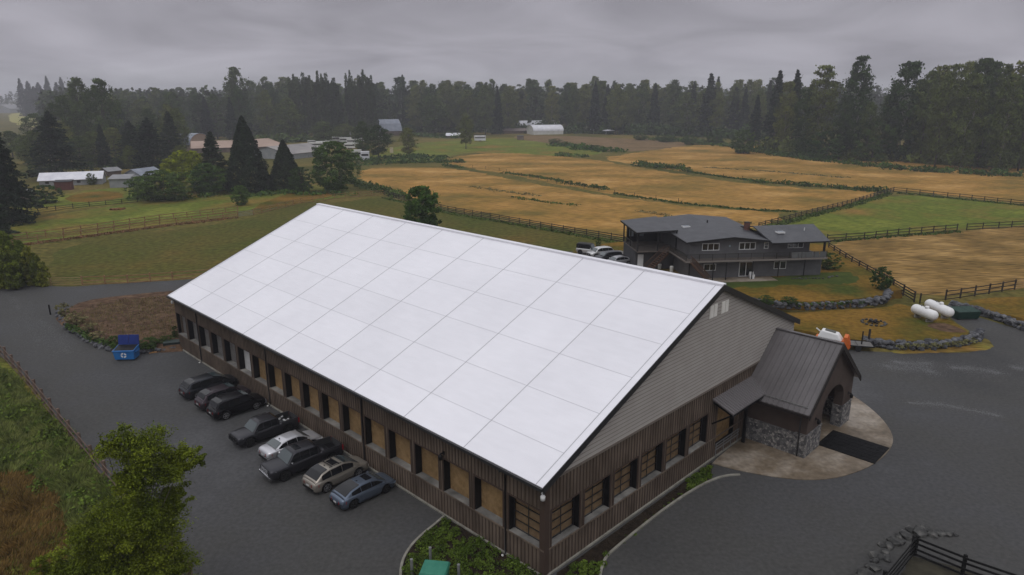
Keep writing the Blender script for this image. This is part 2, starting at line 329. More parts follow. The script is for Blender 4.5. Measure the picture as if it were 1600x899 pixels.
M_ribmetal=pmat('ribbed_roof_metal',[(.085,.078,.080),(.112,.103,.106)],.5,.42,0,spec=.4)
M_rib=pmat('pale_rib',[(.14,.13,.135)],rough=.4)
M_black=pmat('black_paint',[(.006,.006,.007)],rough=.5)
M_osb=pmat('tan_plywood',[(.17,.105,.046),(.235,.15,.068),(.285,.185,.09)],3,.8,.15,6,lo=.3,hi=.7,stretch=(1,1,1),second=(.5,.18))
M_whitepanel=pmat('pale_panel',[(.42,.42,.42),(.5,.5,.5)],2,.7)
M_greypanel=pmat('grey_slat_panel',[(.11,.105,.10),(.15,.145,.14)],2,.7)
M_sill=pmat('grey_concrete_sill',[(.09,.088,.083),(.16,.155,.145),(.26,.25,.23)],.5,.8,.1)
M_stone=None
def stone_mat():
    m_=bpy.data.materials.new('grey_fieldstone'); m_.use_nodes=True; t=m_.node_tree; b=t.nodes['Principled BSDF']; b.inputs['Roughness'].default_value=.8
    tc_=t.nodes.new('ShaderNodeTexCoord'); vo=t.nodes.new('ShaderNodeTexVoronoi'); vo.inputs['Scale'].default_value=5; t.links.new(tc_.outputs['Object'],vo.inputs['Vector'])
    v2=t.nodes.new('ShaderNodeTexVoronoi'); v2.feature='DISTANCE_TO_EDGE'; v2.inputs['Scale'].default_value=5; t.links.new(tc_.outputs['Object'],v2.inputs['Vector'])
    r1=t.nodes.new('ShaderNodeValToRGB'); s_=t.nodes.new('ShaderNodeSeparateColor'); t.links.new(vo.outputs['Color'],s_.inputs[0]); t.links.new(s_.outputs[0],r1.inputs[0])
    r1.color_ramp.elements[0].color=(.055,.055,.06,1); r1.color_ramp.elements[1].color=(.32,.30,.28,1); q=r1.color_ramp.elements.new(.5); q.color=(.15,.147,.148,1)
    r2=t.nodes.new('ShaderNodeValToRGB'); r2.color_ramp.elements[0].color=(.25,.25,.25,1); r2.color_ramp.elements[1].color=(1,1,1,1); r2.color_ramp.elements[1].position=.07; t.links.new(v2.outputs[0],r2.inputs[0])
    mx=t.nodes.new('ShaderNodeMix'); mx.data_type='RGBA'; mx.blend_type='MULTIPLY'; mx.inputs[0].default_value=1; t.links.new(r1.outputs[0],mx.inputs[6]); t.links.new(r2.outputs[0],mx.inputs[7]); t.links.new(mx.outputs[2],b.inputs['Base Color'])
    bp=t.nodes.new('ShaderNodeBump'); bp.inputs['Strength'].default_value=.8; bp.inputs['Distance'].default_value=.06; t.links.new(r2.outputs[0],bp.inputs['Height']); t.links.new(bp.outputs[0],b.inputs['Normal'])
    return m_
M_stone=stone_mat()
M_glassdk=pmat('dark_window_glass',[(.012,.014,.016)],rough=.08,spec=.8)
# ================================================================ the big hall. local X runs along the gable wall, local Y along the eave wall
TH=R(45.3194); HALL=Vector((1.8624,34.949,0))
hall=thing('riding_hall','long brown board-clad hall with a huge white membrane roof and boarded window openings','hall',HALL,TH)
def HL(X,Y,z=0): return Vector((HALL.x+X*math.cos(TH)-Y*math.sin(TH),HALL.y+X*math.sin(TH)+Y*math.cos(TH),z))
LEN,WID=55.07,32.6; SL=.4165
def zr(X): return 6.3+(X+.5)*SL if X<=18.68 else 14.288-(X-18.68)*SL
Z0,Z1=1.85,4.28
def clad_wall(name,a0,a1,opens,top,ax,batt=.31,ztop=6.3):
    """wall with openings; ax 'Y': wall along local Y at X=0; ax 'X': along local X at Y=0. outer face at 0, thickness .3 inwards"""
    mb=MB()
    def bx(p0,p1,q0,q1,z0,z1,mi=0):
        if ax=='Y': mb.box(q0,q1,p0,p1,z0,z1,mi)
        else: mb.box(p0,p1,q0,q1,z0,z1,mi)
    zlo=opens[0][2]
    prev=a0
    for (o0,o1,zl,zh) in opens:
        bx(prev,o0,0,.3,0,ztop); bx(o0,o1,0,.3,0,zl); bx(o0,o1,0,.3,zh,ztop); prev=o1
    bx(prev,a1,0,.3,0,ztop)
    n=int((a1-a0)/batt)
    for i in range(n+1):
        p=a0+.03+i*(a1-a0-.06)/n; op=[o for o in opens if o[0]-.03<p<o[1]+.03]
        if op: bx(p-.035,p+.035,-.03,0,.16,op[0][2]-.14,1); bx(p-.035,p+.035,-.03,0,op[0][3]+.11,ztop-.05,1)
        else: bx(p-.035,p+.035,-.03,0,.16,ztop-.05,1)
    # ledge under the openings
    bx(a0,a1,-.07,-.0225,Z0-.13,Z0-.02)
    return mb
def opening(root,p0,p1,zl,zh,ax,kind,far_low):
    """deep opening: black liner, panel, sill, sometimes a grille"""
    def B(mb,a0,a1,q0,q1,z0,z1):
        if ax=='Y': mb.box(q0,q1,a0,a1,z0,z1)
        else: mb.box(a0,a1,q0,q1,z0,z1)
        return mb
    D=.52
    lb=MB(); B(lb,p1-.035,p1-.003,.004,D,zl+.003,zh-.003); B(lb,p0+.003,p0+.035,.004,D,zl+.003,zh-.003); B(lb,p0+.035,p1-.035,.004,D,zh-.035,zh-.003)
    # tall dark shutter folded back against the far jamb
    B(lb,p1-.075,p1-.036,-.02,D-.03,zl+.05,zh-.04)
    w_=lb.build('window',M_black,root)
    pb=MB(); B(pb,p0-.05,p1+.05,D,D+.06,zl-.05,zh+.05)
    if kind=='slat':
        for k in range(9): z=zl+.12+k*.26; B(pb,p0,p1,D-.03,D,z,z+.2)
    pb.build('panel',{'tan':M_osb,'grid':M_osb2,'white':M_whitepanel,'slat':M_greypanel}[kind],w_)
    sb=MB(); B(sb,p0+.004,p1-.004,-.03,D-.002,zl-.06,zl+.02); sb.build('sill',M_sill,w_)
    fb=MB()
    B(fb,p0-.11,p0-.002,-.045,-.024,zl-.02,zh+.11); B(fb,p1+.002,p1+.11,-.045,-.024,zl-.02,zh+.11); B(fb,p0-.002,p1+.002,-.045,-.024,zh+.002,zh+.11); fb.build('frame',pmat('brown_trim',[(.060,.040,.031)],rough=.7),w_)
    if kind=='grid':
        gb=MB()
        for k in (0,1,2,3,4): z=zl+.06+k*(zh-zl-.1)/4; B(gb,p0+.04,p1-.08,D-.13,D-.09,z-.025,z+.025)
        for q in (p0+.05,(p0+p1)/2-.02,p1-.1): B(gb,q-.025,q+.025,D-.17,D-.131,zl+.03,zh-.03)
        gb.build('grille',M_dkmetal,w_)
ops=[(.38+3.06*k,.38+3.06*k+2.54,Z0,Z1) for k in range(18)]
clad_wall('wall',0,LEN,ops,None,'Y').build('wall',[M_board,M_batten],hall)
for k,o in enumerate(ops): opening(hall,*o,'Y','grid' if k==0 else 'tan' if k<12 else 'white' if k==12 else 'slat',1)
gops=[(.57+3.03*k,.57+3.03*k+2.55,Z0+.03,Z1-.02) for k in range(6)]+[(19.85,23.3,.55,4.3)]
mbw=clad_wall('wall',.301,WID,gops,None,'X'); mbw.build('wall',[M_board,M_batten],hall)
for o in gops[:6]: opening(hall,*o,'X','grid',0)
ob=MB(); ob.box(19.8,23.35,.7,.76,.5,4.35); ob.build('panel',M_osb,hall)
# plain far walls
fw=MB(); fw.box(WID-.3,WID,.3,LEN,0,8.2); fw.prism([(.3,0),(WID-.3,0),(WID-.3,8.15),(18.68,14.0),(.3,6.4)],LEN-.3,LEN,0,'y'); fw.build('wall',M_board,hall)
# lap siding above the trim
sb=MB(); 
zz=6.36; k=0
while zz<14.05:
    z2=min(zz+.235,14.1)
    xl=max(.05,(zz+.09-6.3)/SL-.5+.05); xr=min(WID,18.68+(14.288-zz-.12)/SL-.1)
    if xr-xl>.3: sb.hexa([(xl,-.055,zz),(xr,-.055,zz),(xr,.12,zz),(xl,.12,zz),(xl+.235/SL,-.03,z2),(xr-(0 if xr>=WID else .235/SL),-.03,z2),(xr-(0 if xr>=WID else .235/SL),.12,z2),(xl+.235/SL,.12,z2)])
    if xr-xl>.3: sb.box(xl+.1,xr-.1,-.062,-.054,zz-.035,zz-.002,1)  # dark strip paints the shadow line under each lap
    zz+=.27
sb.prism([(.3,6.2),(WID,6.2),(WID,8.2),(18.68,14.1),(.3,6.5)],.121,.3,0,'y')
sb.build('gable_siding',[M_siding,pmat('siding_lap_shadow',[(.19,.172,.158)],rough=.8)],hall)
tb=MB(); tb.box(.35,WID,-.09,-.0551,6.2,6.36); tb.build('trim_board',pmat('light_trim',[(.16,.135,.115)],rough=.6),hall)
# louvred vents in the gable
vb=None
for x0,x1,za,zb in ((17.25,17.78,12.0,12.95),(17.86,18.3,12.0,12.95),(18.95,19.42,12.0,12.9),(19.5,19.95,12.0,12.9)):
    vb=MB(); vb.box(x0,x1,-.10,-.05,za,zb)
    for k in range(6): vb.box(x0+.04,x1-.04,-.125,-.1001,za+.06+k*.145,za+.06+k*.145+.08)
    vb.build('gable_vent',pmat('pale_louvre',[(.72,.70,.66)],rough=.6),hall)
# corner boards
cb=MB(); cb.box(-.05,.3,-.05,-.001,0,6.25); cb.box(-.05,-.001,-.001,.3,0,6.25); cb.build('corner_board',pmat('brown_trim',[(.05,.033,.026)]),hall)
# concrete footing
fb=MB(); fb.box(-.12,-.001,-.12,LEN+.1,0,.13); fb.box(-.001,24.3,-.12,-.001,0,.13); fb.build('footing',M_kerb,hall)
# roof
O=.265; TT=.16
rb=MB()
rb.hexa([(-.5,-O,6.3-TT),(18.68,-O,14.288-TT),(18.68,LEN+O,14.288-TT),(-.5,LEN+O,6.3-TT),(-.5,-O,6.3),(18.68,-O,14.288),(18.68,LEN+O,14.288),(-.5,LEN+O,6.3)])
def rp(X,Y,d=0): return (X-d*SL/1.083,Y,zr(X)+d/1.083)
for k in range(10):
    Y=.27+6.11*k
    if k==9: Y=LEN-.0
    P=[rp(-.5,Y-.022),rp(18.6,Y-.022),rp(18.6,Y+.022),rp(-.5,Y+.022),rp(-.5,Y-.022,.02),rp(18.6,Y-.022,.02),rp(18.6,Y+.022,.02),rp(-.5,Y+.022,.02)]
    rb.hexa(P,1)
for k in range(5):
    X=1.9+3.3*k
    P=[rp(X-.016,.3),rp(X+.016,.3),rp(X+.016,LEN),rp(X-.016,LEN),rp(X-.016,.3,.010),rp(X+.016,.3,.010),rp(X+.016,LEN,.010),rp(X-.016,LEN,.010)]
    rb.hexa(P,2)
rb.build('white_roof_slope',[M_membrane,M_seam,M_seam2],hall)
rb=MB(); rb.hexa([(18.68,-O,14.288-TT),(33.1,-O,8.29-TT),(33.1,LEN+O,8.29-TT),(18.68,LEN+O,14.288-TT),(18.68,-O,14.288),(33.1,-O,8.29),(33.1,LEN+O,8.29),(18.68,LEN+O,14.288)])
rb.build('dark_roof_slope',M_dkmetal,hall)
rb=MB(); rb.box(18.45,18.95,-O-.02,LEN+O+.02,14.2,14.36); rb.build('ridge_cap',M_membrane,hall)
for (xa,za,xb,zb) in ((-.5,6.3,18.68,14.288),(18.68,14.288,33.15,8.27)):
    for Y in(-O,LEN+O+.06):
        fb=MB(); fb.hexa([(xa,Y-.06,za-.42),(xb,Y-.06,zb-.42),(xb,Y-.001,zb-.42),(xa,Y-.001,za-.42),(xa,Y-.06,za+.03),(xb,Y-.06,zb+.03),(xb,Y-.001,zb+.03),(xa,Y-.001,za+.03)]); fb.build('rake_fascia',M_dkmetal,hall)
fb=MB(); fb.hexa([(-.42,-O+.001,6.0),(18.68,-O+.001,13.95),(18.68,-.06,13.95),(-.42,-.06,6.0),(-.42,-O+.001,6.12),(18.68,-O+.001,14.1),(18.68,-.06,14.1),(-.42,-.06,6.12)]); fb.build('soffit',M_dkmetal,hall)
fb=MB(); fb.hexa([(18.7,-O+.001,13.95),(33,-O+.001,7.95),(33,-.06,7.95),(18.7,-.06,13.95),(18.7,-O+.001,14.1),(33,-O+.001,8.1),(33,-.06,8.1),(18.7,-.06,14.1)]); fb.build('soffit',M_dkmetal,hall)
gb=MB(); gb.box(-.66,-.501,-O-.02,LEN+O,6.08,6.27); gb.box(-.5,0,-O+.02,LEN+O-.02,6.02,6.08); gb.build('gutter',M_dkmetal,hall)
for Y in(3.15,18.4,33.7,49.0):
    db=MB(); db.tube([(-.58,Y,6.12),(-.58,Y,5.98),(-.1,Y,5.75),(-.1,Y,.12),(-.3,Y,.06)],.055,8); d_=db.build('downspout',M_dkmetal,hall,True)
    eb=MB(); eb.rock((-.34,Y,.1),(.1,.1,.08),rng(),0); eb.build('outlet',pmat('white_plastic',[(.6,.6,.58)],rough=.5),d_)
# lean-to roof on the far side wall
lt=MB(); lt.hexa([(WID+.02,.8,4.55),(38.6,.8,4.55),(38.6,9,4.55),(WID+.02,9,4.55),(WID+.02,.8,4.75),(38.6,.8,4.75),(38.6,9,4.75),(WID+.02,9,4.75)])
for k in range(14): lt.box(WID+.1+k*.45,WID+.14+k*.45,.85,8.9,4.75,4.79)
lt.build('lean_to_roof',pmat('pale_grey_metal',[(.13,.13,.135),(.17,.17,.175)],.5,.4,spec=.5),hall)
lt=MB(); lt.box(WID+.02,38.4,1.0,1.2,0,4.54); lt.box(38.2,38.4,1.2,8.8,0,4.54); lt.build('lean_to_wall',M_board,hall)
# ---- entrance porch (part of the hall)
pw=MB(); YF=-5.1; XL,XR=24.5,33.8
def warch(mb,mi=0):
    """front wall above the stone with an arched opening"""
    a0,a1,zs,zt=27.35,31.85,2.9,4.55; xc=(a0+a1)/2; n=14
    pts=[(xc-(a1-a0)/2*math.cos(math.pi*i/n),zs+(zt-zs)*math.sin(math.pi*i/n)) for i in range(n+1)]
    def roofz(x): return 4.2+min(x-23.6,34.3-x)*.81
    col=[(XL,None)]+[(p[0],p[1]) for p in pts]+[(XR,None)]
    Y0,Y1=YF,YF+.75
    mb.box(XL,a0,Y0,Y1,1.95,zs,mi); mb.box(a1,XR,Y0,Y1,1.95,zs,mi)
    xs=[XL]+[p[0] for p in pts]+[XR]; zb=[zs]+[p[1] for p in pts]+[zs]
    xs2=[]
    for i in range(len(xs)-1):
        xa,xb=xs[i],xs[i+1]; za,zb_=zb[i],zb[i+1]
        if i==0: za=zb_=zs
        if i==len(xs)-2: za=zb_=zs
        segs=[(xa,xb,za,zb_)]
        if xa<28.95<xb: mz_=za+(zb_-za)*(28.95-xa)/(xb-xa); segs=[(xa,28.95,za,mz_),(28.95,xb,mz_,zb_)]
        for (p,q,zp,zq) in segs: mb.hexa([(p,Y0,zp),(q,Y0,zq),(q,Y1,zq),(p,Y1,zp),(p,Y0,roofz(p)-.2),(q,Y0,roofz(q)-.2),(q,Y1,roofz(q)-.2),(p,Y1,roofz(p)-.2)],mi)
warch(pw); pw.box(XL,XL+.3,YF+.75,-.06,1.9,4.7); pw.box(XR-.3,XR,YF+.75,-.06,1.9,4.7)
pw.build('porch_wall',pmat('brown_stucco',[(.062,.045,.038),(.085,.063,.053)],.6,.8,.05),hall)
st=MB(); st.box(XL-.06,27.35,YF-.06,YF+.8,0,1.95); st.box(XL-.06,XL+.33,YF+.8,-.06,0,1.9); st.build('stone_base',M_stone,hall)
st=MB(); st.box(31.85,XR+.06,YF-.06,YF+.8,0,1.95); st.box(XR-.33,XR+.06,YF+.8,-.06,0,1.9); st.build('stone_base',M_stone,hall)
cp_=MB(); cp_.box(31.8,XR+.1,YF-.1,YF+.84,1.951,2.03); cp_.build('stone_cap',M_stone,hall)
cp_=MB(); cp_.box(XL-.1,27.4,YF-.1,YF+.84,1.951,2.03); cp_.box(XL-.1,XL-.001,YF+.841,-.07,1.9,1.97); cp_.build('stone_cap',M_stone,hall)
pr=MB(); xe0,xe1,xr_,ze,zt_=23.6,34.3,28.95,4.1,8.45; Y0,Y1=-5.5,-.02
for (xa,za,xb,zb) in((xe0,ze,xr_,zt_),(xr_,zt_,xe1,ze)):
    ya=-1.0 if xa==xe0 else Y1
    pr.hexa([(xa,Y0,za-.16),(xb,Y0,zb-.16),(xb,Y1,zb-.16),(xa,Y1,za-.16),(xa,Y0,za),(xb,Y0,zb),(xb,Y1,zb),(xa,Y1,za)])
    n=13
    for k in range(n+1):
        y=Y0+.03+k*(Y1-Y0-.08)/n; nx,nz_=-(zb-za),(xb-xa); l_=math.hypot(nx,nz_); nx/=l_;nz_/=l_; h=.05
        pr.hexa([(xa,y,za),(xb,y,zb),(xb,y+.03,zb),(xa,y+.03,za),(xa+nx*h,y,za+nz_*h),(xb+nx*h,y,zb+nz_*h),(xb+nx*h,y+.03,zb+nz_*h),(xa+nx*h,y+.03,za+nz_*h)])
pr.beam((xr_,Y0,zt_+.03),(xr_,Y1,zt_+.03),.3,.08)
pr.build('porch_roof',M_ribmetal,hall)
pf=MB()
for (xa,za,xb,zb) in((xe0,ze,xr_,zt_),(xr_,zt_,xe1,ze)):
    pf.hexa([(xa,Y0-.07,za-.42),(xb,Y0-.07,zb-.42),(xb,Y0-.001,zb-.42),(xa,Y0-.001,za-.42),(xa,Y0-.07,za+.06),(xb,Y0-.07,zb+.06),(xb,Y0-.001,zb+.06),(xa,Y0-.001,za+.06)])
pf.box(xe0-.14,xe0-.005,Y0,-.9,ze-.22,ze-.03); pf.box(xe0,XL-.01,Y0+.05,-1,ze-.24,ze-.165)
pf.build('porch_fascia',pmat('dark_brown_fascia',[(.022,.018,.017)],rough=.5),hall)
gs=MB(); gs.beam((xe0+.35,Y0+.3,ze+.42),(xe0+.35,-1.5,ze+.42),.03,.08); gs.build('snow_guard',pmat('bare_steel',[(.5,.5,.5)],rough=.3,metal=.8),hall)
dp=MB(); dp.tube([(XL-.14,YF+.5,4.0),(XL-.14,YF+.5,.1)],.05,8); dp.build('downspout',M_dkmetal,hall,True)
dr=MB(); dr.box(27.6,31.6,-.2,-.1,0,3.3); dr.box(29.58,29.62,-.23,-.2,0,3.3); dr.build('entrance_door',M_black,hall)
for x in (24.9,32.3):
    pass
# small awning
aw=MB(); A0,A1=(18.8,25.2); 
aw.hexa([(A0,-1.75,4.5),(A1,-1.75,4.5),(A1,-.03,5.2),(A0,-.03,5.2),(A0,-1.75,4.58),(A1,-1.75,4.58),(A1,-.03,5.28),(A0,-.03,5.28)])
for k in range(20):
    x=A0+.02+k*(A1-A0-.10)/19; aw.hexa([(x,-1.75,4.58),(x+.09,-1.75,4.58),(x+.09,-.03,5.28),(x,-.03,5.28),(x+.02,-1.75,4.65),(x+.07,-1.75,4.65),(x+.07,-.03,5.35),(x+.02,-.03,5.35)],1)
aw.build('awning_roof',[M_ribmetal,M_rib],hall)
ab=MB(); ab.box(A0+.05,A1-.3,-1.72,-1.6,4.32,4.495); ab.box(23.5,23.72,-.62,-.4,0,4.7); ab.beam((A0+.2,-.05,3.2),(A0+.2,-1.6,4.4),.1,.12); ab.beam((A0+.2,-.06,4.95),(A0+.2,-1.6,4.36),.08,.12)
ab.build('awning_frame',M_black,hall)
rl=MB()
for z in(.7,.95,1.2): rl.beam((19.7,-.12,z),(23.5,-.12,z),.05,.05)
for x in (19.8,21.0,22.2,23.3): rl.beam((x,-.12,.05),(x,-.12,1.22),.05,.05,up=(0,1,0))
rl.build('handrail',pmat('grey_rail',[(.16,.16,.16)],rough=.5),hall)
# concrete apron and mat
ap=[(18.75,-.17),(18.9,-.9),(19.3,-2.6),(20.7,-5.7),(22.4,-7.5),(24.5,-8.6),(27.4,-9.4),(30.8,-9.5),(33.2,-9.0),(35.6,-7.6),(37.6,-5.8),(39.2,-3.9),(39.9,-2.6),(39.2,.2),(34.4,.9),(34.0,-.1)]
P=[HL(a,b,.07) for a,b in ap]; P=resample(chaikin(P,2),.6); mb=MB(); mb.face(P); n=len(P)
for i in range(n): j=(i+1)%n; mb.face([P[i],Vector((P[i].x,P[i].y,0)),Vector((P[j].x,P[j].y,0)),P[j]])
tag(mb.build('concrete_apron',M_conc),kind='structure')
def mat_rubber():
    m_=pmat('black_rubber_tiles',[(.003,.003,.0035),(.010,.010,.011)],5,.75,.3,bscale=20,spec=.1)
    return m_
mt=MB()
for i in range(8):
    for j in range(6): mt.box(27.4+j*.583+.01,27.4+(j+1)*.583-.01,-9.35+i*.55+.01,-9.35+(i+1)*.55-.01,.075,.10)
mt.box(27.38,30.92,-9.37,-4.93,.0725,.078)
o=mt.build('rubber_mat',mat_rubber()); o.location=HALL; o.rotation_euler=(0,0,TH); tag(o,'black tiled rubber mat running out from the arched entrance over the concrete','mat')
# bench inside the porch
bn=thing('bench','dark bench standing inside the arched stone porch','bench',HL(29.3,-2.2,.07),TH)
b=MB(); b.box(-1,1,-.25,.25,.42,.48); b.build('seat',M_greypanel,bn); b=MB(); b.box(-1,1,.2,.26,.55,.9); b.build('backrest',M_greypanel,bn)
for x in(-.9,.9): b=MB(); b.box(x-.05,x+.05,-.22,.22,0,.42); b.build('leg',M_black,bn)
# lamps on the walls
def lamp(loc,rz,label,mat,ang=0,s=1):
    t=thing('wall_lamp',label,'lamp',loc,rz)
    b=MB(); b.box(-.06*s,.06*s,-.03,0,-.08*s,.08*s); b.build('bracket',mat,t)
    b=MB(); b.tube([(0,-.03,0),(0,-.16*s,.02),(0,-.18*s,-.05)],.03*s,8); b.tube([(0,-.18*s,.0),(0,-.18*s,-.08*s),(0,-.18*s,-.24*s)],[.04*s,.10*s,.09*s],12); b.build('shade',mat,t,True)
    return t
WP=pmat('white_fixture',[(.72,.72,.72)],rough=.4)
lamp(HL(-.09,.12,5.7),TH-math.pi/4,'white floodlight pair under the roof tip at the near corner of the hall',WP,s=1.5)
lamp(HL(-.05,LEN-.3,5.8),TH-math.pi/2,'white security light under the eave at the far corner of the hall',WP,s=1.5)
lamp(HL(-.03,8.95-.0,4.75),TH-math.pi/2,'small black lamp on the eave wall near the corner of the hall',M_black,s=1.6)
lamp(HL(26.0,YF-.02,2.9),TH,'black lantern on the porch front left of the arch',M_black,s=1.5)
lamp(HL(32.9,YF-.02,2.9),TH,'black lantern on the porch front right of the arch',M_black,s=1.5)
# ================================================================ kerbs and planting beds
def kerb(pts,label=None,w_=.16,h=.12):
    P=[G(a,b,0) for a,b in pts]; P=resample(chaikin(P,2,False),.5,False); mb=MB()
    for i in range(len(P)-1):
        a,b_=P[i],P[i+1]; mb.beam(a+Vector((0,0,h/2)),b_+(b_-a)*.02+Vector((0,0,h/2)),w_,h)
    o=mb.build('kerb',M_kerb); tag(o,kind='structure')
kerb([(694,808),(678,822),(660,836),(643,853),(631,872),(626,890),(625,930),(632,980)])
kerb([(936,985),(936,925),(938,895),(946,872),(965,855),(1000,826),(1040,795),(1080,768),(1112,751),(1135,744),(1156,743)])
sheet('planting_bed',[(694,808),(678,822),(660,836),(643,853),(631,872),(626,890),(626,930),(640,985),(840,985),(880,905),(855,897),(790,862),(700,812)],7*E1,M_dark_soil,.02,.6,0)
sheet('planting_bed',[(870,895),(915,864),(1000,803),(1112,722),(1112,751),(1080,768),(1040,795),(1000,826),(965,855),(946,872),(938,895),(936,925),(936,985),(850,985)],7*E1,M_dark_soil,.02,.6,0)
# ================================================================ rock walls (dry stacked, one thing each)
def rockmat(name,cs): return pmat(name,cs,1.6,.85,.6,6,lo=.3,hi=.7,bscale=7,second=(.9,.3))
M_rock=rockmat('dark_basalt_rock',[(.035,.036,.042),(.075,.077,.085),(.16,.16,.165)])
M_rock2=rockmat('grey_boulder',[(.028,.028,.029),(.062,.062,.060),(.12,.115,.108)])
def rock_wall(pts,z,h,label,size=.45,thick=.7,dens=1.,mat=None,off=0):
    P=[G(a,b,z) for a,b in pts]; P=resample(chaikin(P,2,False),size*1.25/dens,False); r_=rng(); mb=MB(); rows=max(1,int(h/(size*.75)))
    for i,p in enumerate(P):
        for k in range(rows):
            for j in (0,1) if thick>.5 else (0,):
                s=size*r_.uniform(.65,1.15); mb.rock((p.x+r_.uniform(-.2,.2),p.y+j*thick*.6+r_.uniform(-.2,.2),z+size*.3+k*size*.75+r_.uniform(-.08,.08)),(s*r_.uniform(.7,1.1),s*r_.uniform(.6,.9),s*r_.uniform(.45,.7)),r_)
    o=mb.build('rock_wall',mat or M_rock); tag(o,label,'rock wall'); return o
rock_wall([(92,490),(96,503),(108,516),(122,525),(140,537),(158,544),(180,553),(205,555),(232,551),(262,549),(280,545)],0,.8,'low dark rock wall curving round the brown mulch bed behind the blue dumpster',.55,.7)
rock_wall([(1168,476),(1200,481),(1240,484),(1290,484),(1330,480),(1365,478),(1386,472),(1388,464)],.65,.95,'long dark rock wall below the grey house lawn, curving at its right end',.62,.8,1.15)
rock_wall([(1190,530),(1240,528),(1262,533)],0,.7,'short stretch of rock wall showing just behind the hall roof',.6,.7)
rock_wall([(1355,541),(1385,545),(1420,547),(1460,545),(1500,541),(1524,534),(1530,526)],0,.95,'dark rock wall edging the lower terrace beside the gravel yard',.60,.7,1.15)
rock_wall([(1490,484),(1512,487),(1535,494),(1560,502),(1590,513),(1625,525),(1680,545)],0,1.0,'rock wall on the right edge beside the green dumpster',.65,.8,1.15)
rock_wall([(1238,436),(1262,436),(1285,436),(1306,432)],1.2,.3,'ring of small grey rocks round the shrub at the right end of the house',.28,.3,1,M_rock2)
# loose boulders at the pit corner
BL=[]
for i,(px,py,s) in enumerate([(1348,893,.5),(1358,884,.42),(1366,877,.35),(1372,868,.55),(1384,862,.4),(1390,853,.45),(1378,852,.3),(1397,846,.5),(1404,838,.32),(1414,836,.5),(1424,829,.42),(1436,832,.62),(1448,828,.5),(1458,834,.5),(1470,833,.45),(1482,834,.4),(1352,898,.6),(1492,836,.25),(1408,848,.35),(1368,888,.45),(1385,872,.4),(1340,905,.5)]):
    mb=MB(); r_=rng(100+i); mb.rock((0,0,0),(s*1.15,s*.8,s*.6),r_); o=mb.build('boulder',M_rock2); o.location=G(px,py,s*.25); o.rotation_euler=(0,0,r_.random()*6)
    o['_x']=px; s_w='big' if s>.5 else 'small' if s<.36 else 'middling'; BL.append((px,o,s_w))
ORD='first second third fourth fifth sixth seventh eighth ninth tenth eleventh twelfth thirteenth fourteenth fifteenth sixteenth seventeenth eighteenth nineteenth twentieth'.split()+['next to last','last']
for i,(px,o,s_w) in enumerate(sorted(BL,key=lambda q:q[0])):
    del o['_x']; tag(o,s_w+' grey boulder, '+ORD[i]+' from left in the row round the fence corner','boulder','boulders round the fence corner')
# fire pit
fp=thing('fire_pit','ring of small stones with charred wood in the middle of the lower lawn','fire pit',G(1365,505,.65))
mb=MB(); r_=rng(9)
for k in range(14): a=k/14*2*math.pi; mb.rock((1.3*math.cos(a),1.3*math.sin(a),.08),(.25,.22,.16),r_)
mb.build('stone_ring',M_rock2,fp); mb=MB(); 
for k in range(6): a=k; mb.beam((math.cos(a)*.7,math.sin(a)*.7,.12),(-math.cos(a+.5)*.5,-math.sin(a+.5)*.5,.3),.12,.12)
mb.build('firewood',M_black,fp)
# ================================================================ fences
M_fbrown=pmat('weathered_brown_fence',[(.075,.045,.032),(.14,.085,.060)],1.5,.9,.1,coord='World')
M_ftan=pmat('tan_fence_rail',[(.20,.115,.055),(.29,.175,.09)],1.5,.9,.1,coord='World')
M_fdark=pmat('dark_fence',[(.022,.018,.016),(.045,.035,.03)],1.5,.85,.1,coord='World')
def fence(pts,label,z=0,h=1.3,rails=3,sp=2.6,mat=None,pw=.14,rh=.13,rail_mat=None,smooth=0,world=None):
    P=world or [G(a,b,z) for a,b in pts]
    if smooth: P=chaikin(P,smooth,False)
    P=resample(P,sp,False); r_=rng(); t=thing('board_fence',label,'fence',P[0]); O_=P[0]
    n=len(P)
    if n>99: st_=math.ceil(n/99); P=P[::st_]+[P[-1]]
    for p in P[:99]:
        q=p-O_; mb=MB(); mb.box(q.x-pw/2,q.x+pw/2,q.y-pw/2,q.y+pw/2,-.05,h+r_.uniform(0,.12)); mb.build('post',mat or M_fbrown,t)
    for k in range(rails):
        mb=MB(); zz=h*.92-k*(h*.80)/max(rails-1,1) if rails>1 else h*.9
        for i in range(len(P)-1):
            a=P[i]-O_;b=P[i+1]-O_; d=(b-a).normalized(); sd_=Vector((-d.y,d.x,0)); sd_=sd_*(-(pw/2+.02) if sd_.y>0 else (pw/2+.02))
            mb.beam(a+sd_+Vector((0,0,zz+r_.uniform(-.03,.03))),b+sd_+Vector((0,0,zz+r_.uniform(-.03,.03))),.04,rh)
        mb.build('rail',rail_mat or mat or M_fbrown,t)
    return t
fence([(-30,528),(0,552),(45,602),(95,665),(145,725),(190,778),(250,850),(300,915)],'weathered brown board fence at the left between the tall grass and the gravel yard',0,1.5,3,2.6,pmat('reddish_brown_fence',[(.10,.068,.054),(.155,.108,.086)],2,.85,.1,coord='World'),.19,.13)
fence([(129,445.5),(200,443),(270,438),(330,433),(380,430)],'brown board fence along the gravel lane at the far left end of the hall',0,1.35,3,2.9,M_ftan,.16,.13)
fence([(80,446),(129,445.5)],'pale bar gate closing the lane paddock beside the hedge',0,1.25,4,6.5,pmat('pale_gate',[(.33,.22,.12)],rough=.7),.1,.06)
fence([(18,384),(100,374),(250,353),(372,339)],'nearer of the two tan board fences running side by side across the left fields',0,1.4,3,3,M_ftan,.15,.14)
fence([(14,377),(100,367),(250,345),(372,331)],'farther of the two tan board fences running side by side across the left fields',0,1.4,3,3,M_ftan,.15,.14)
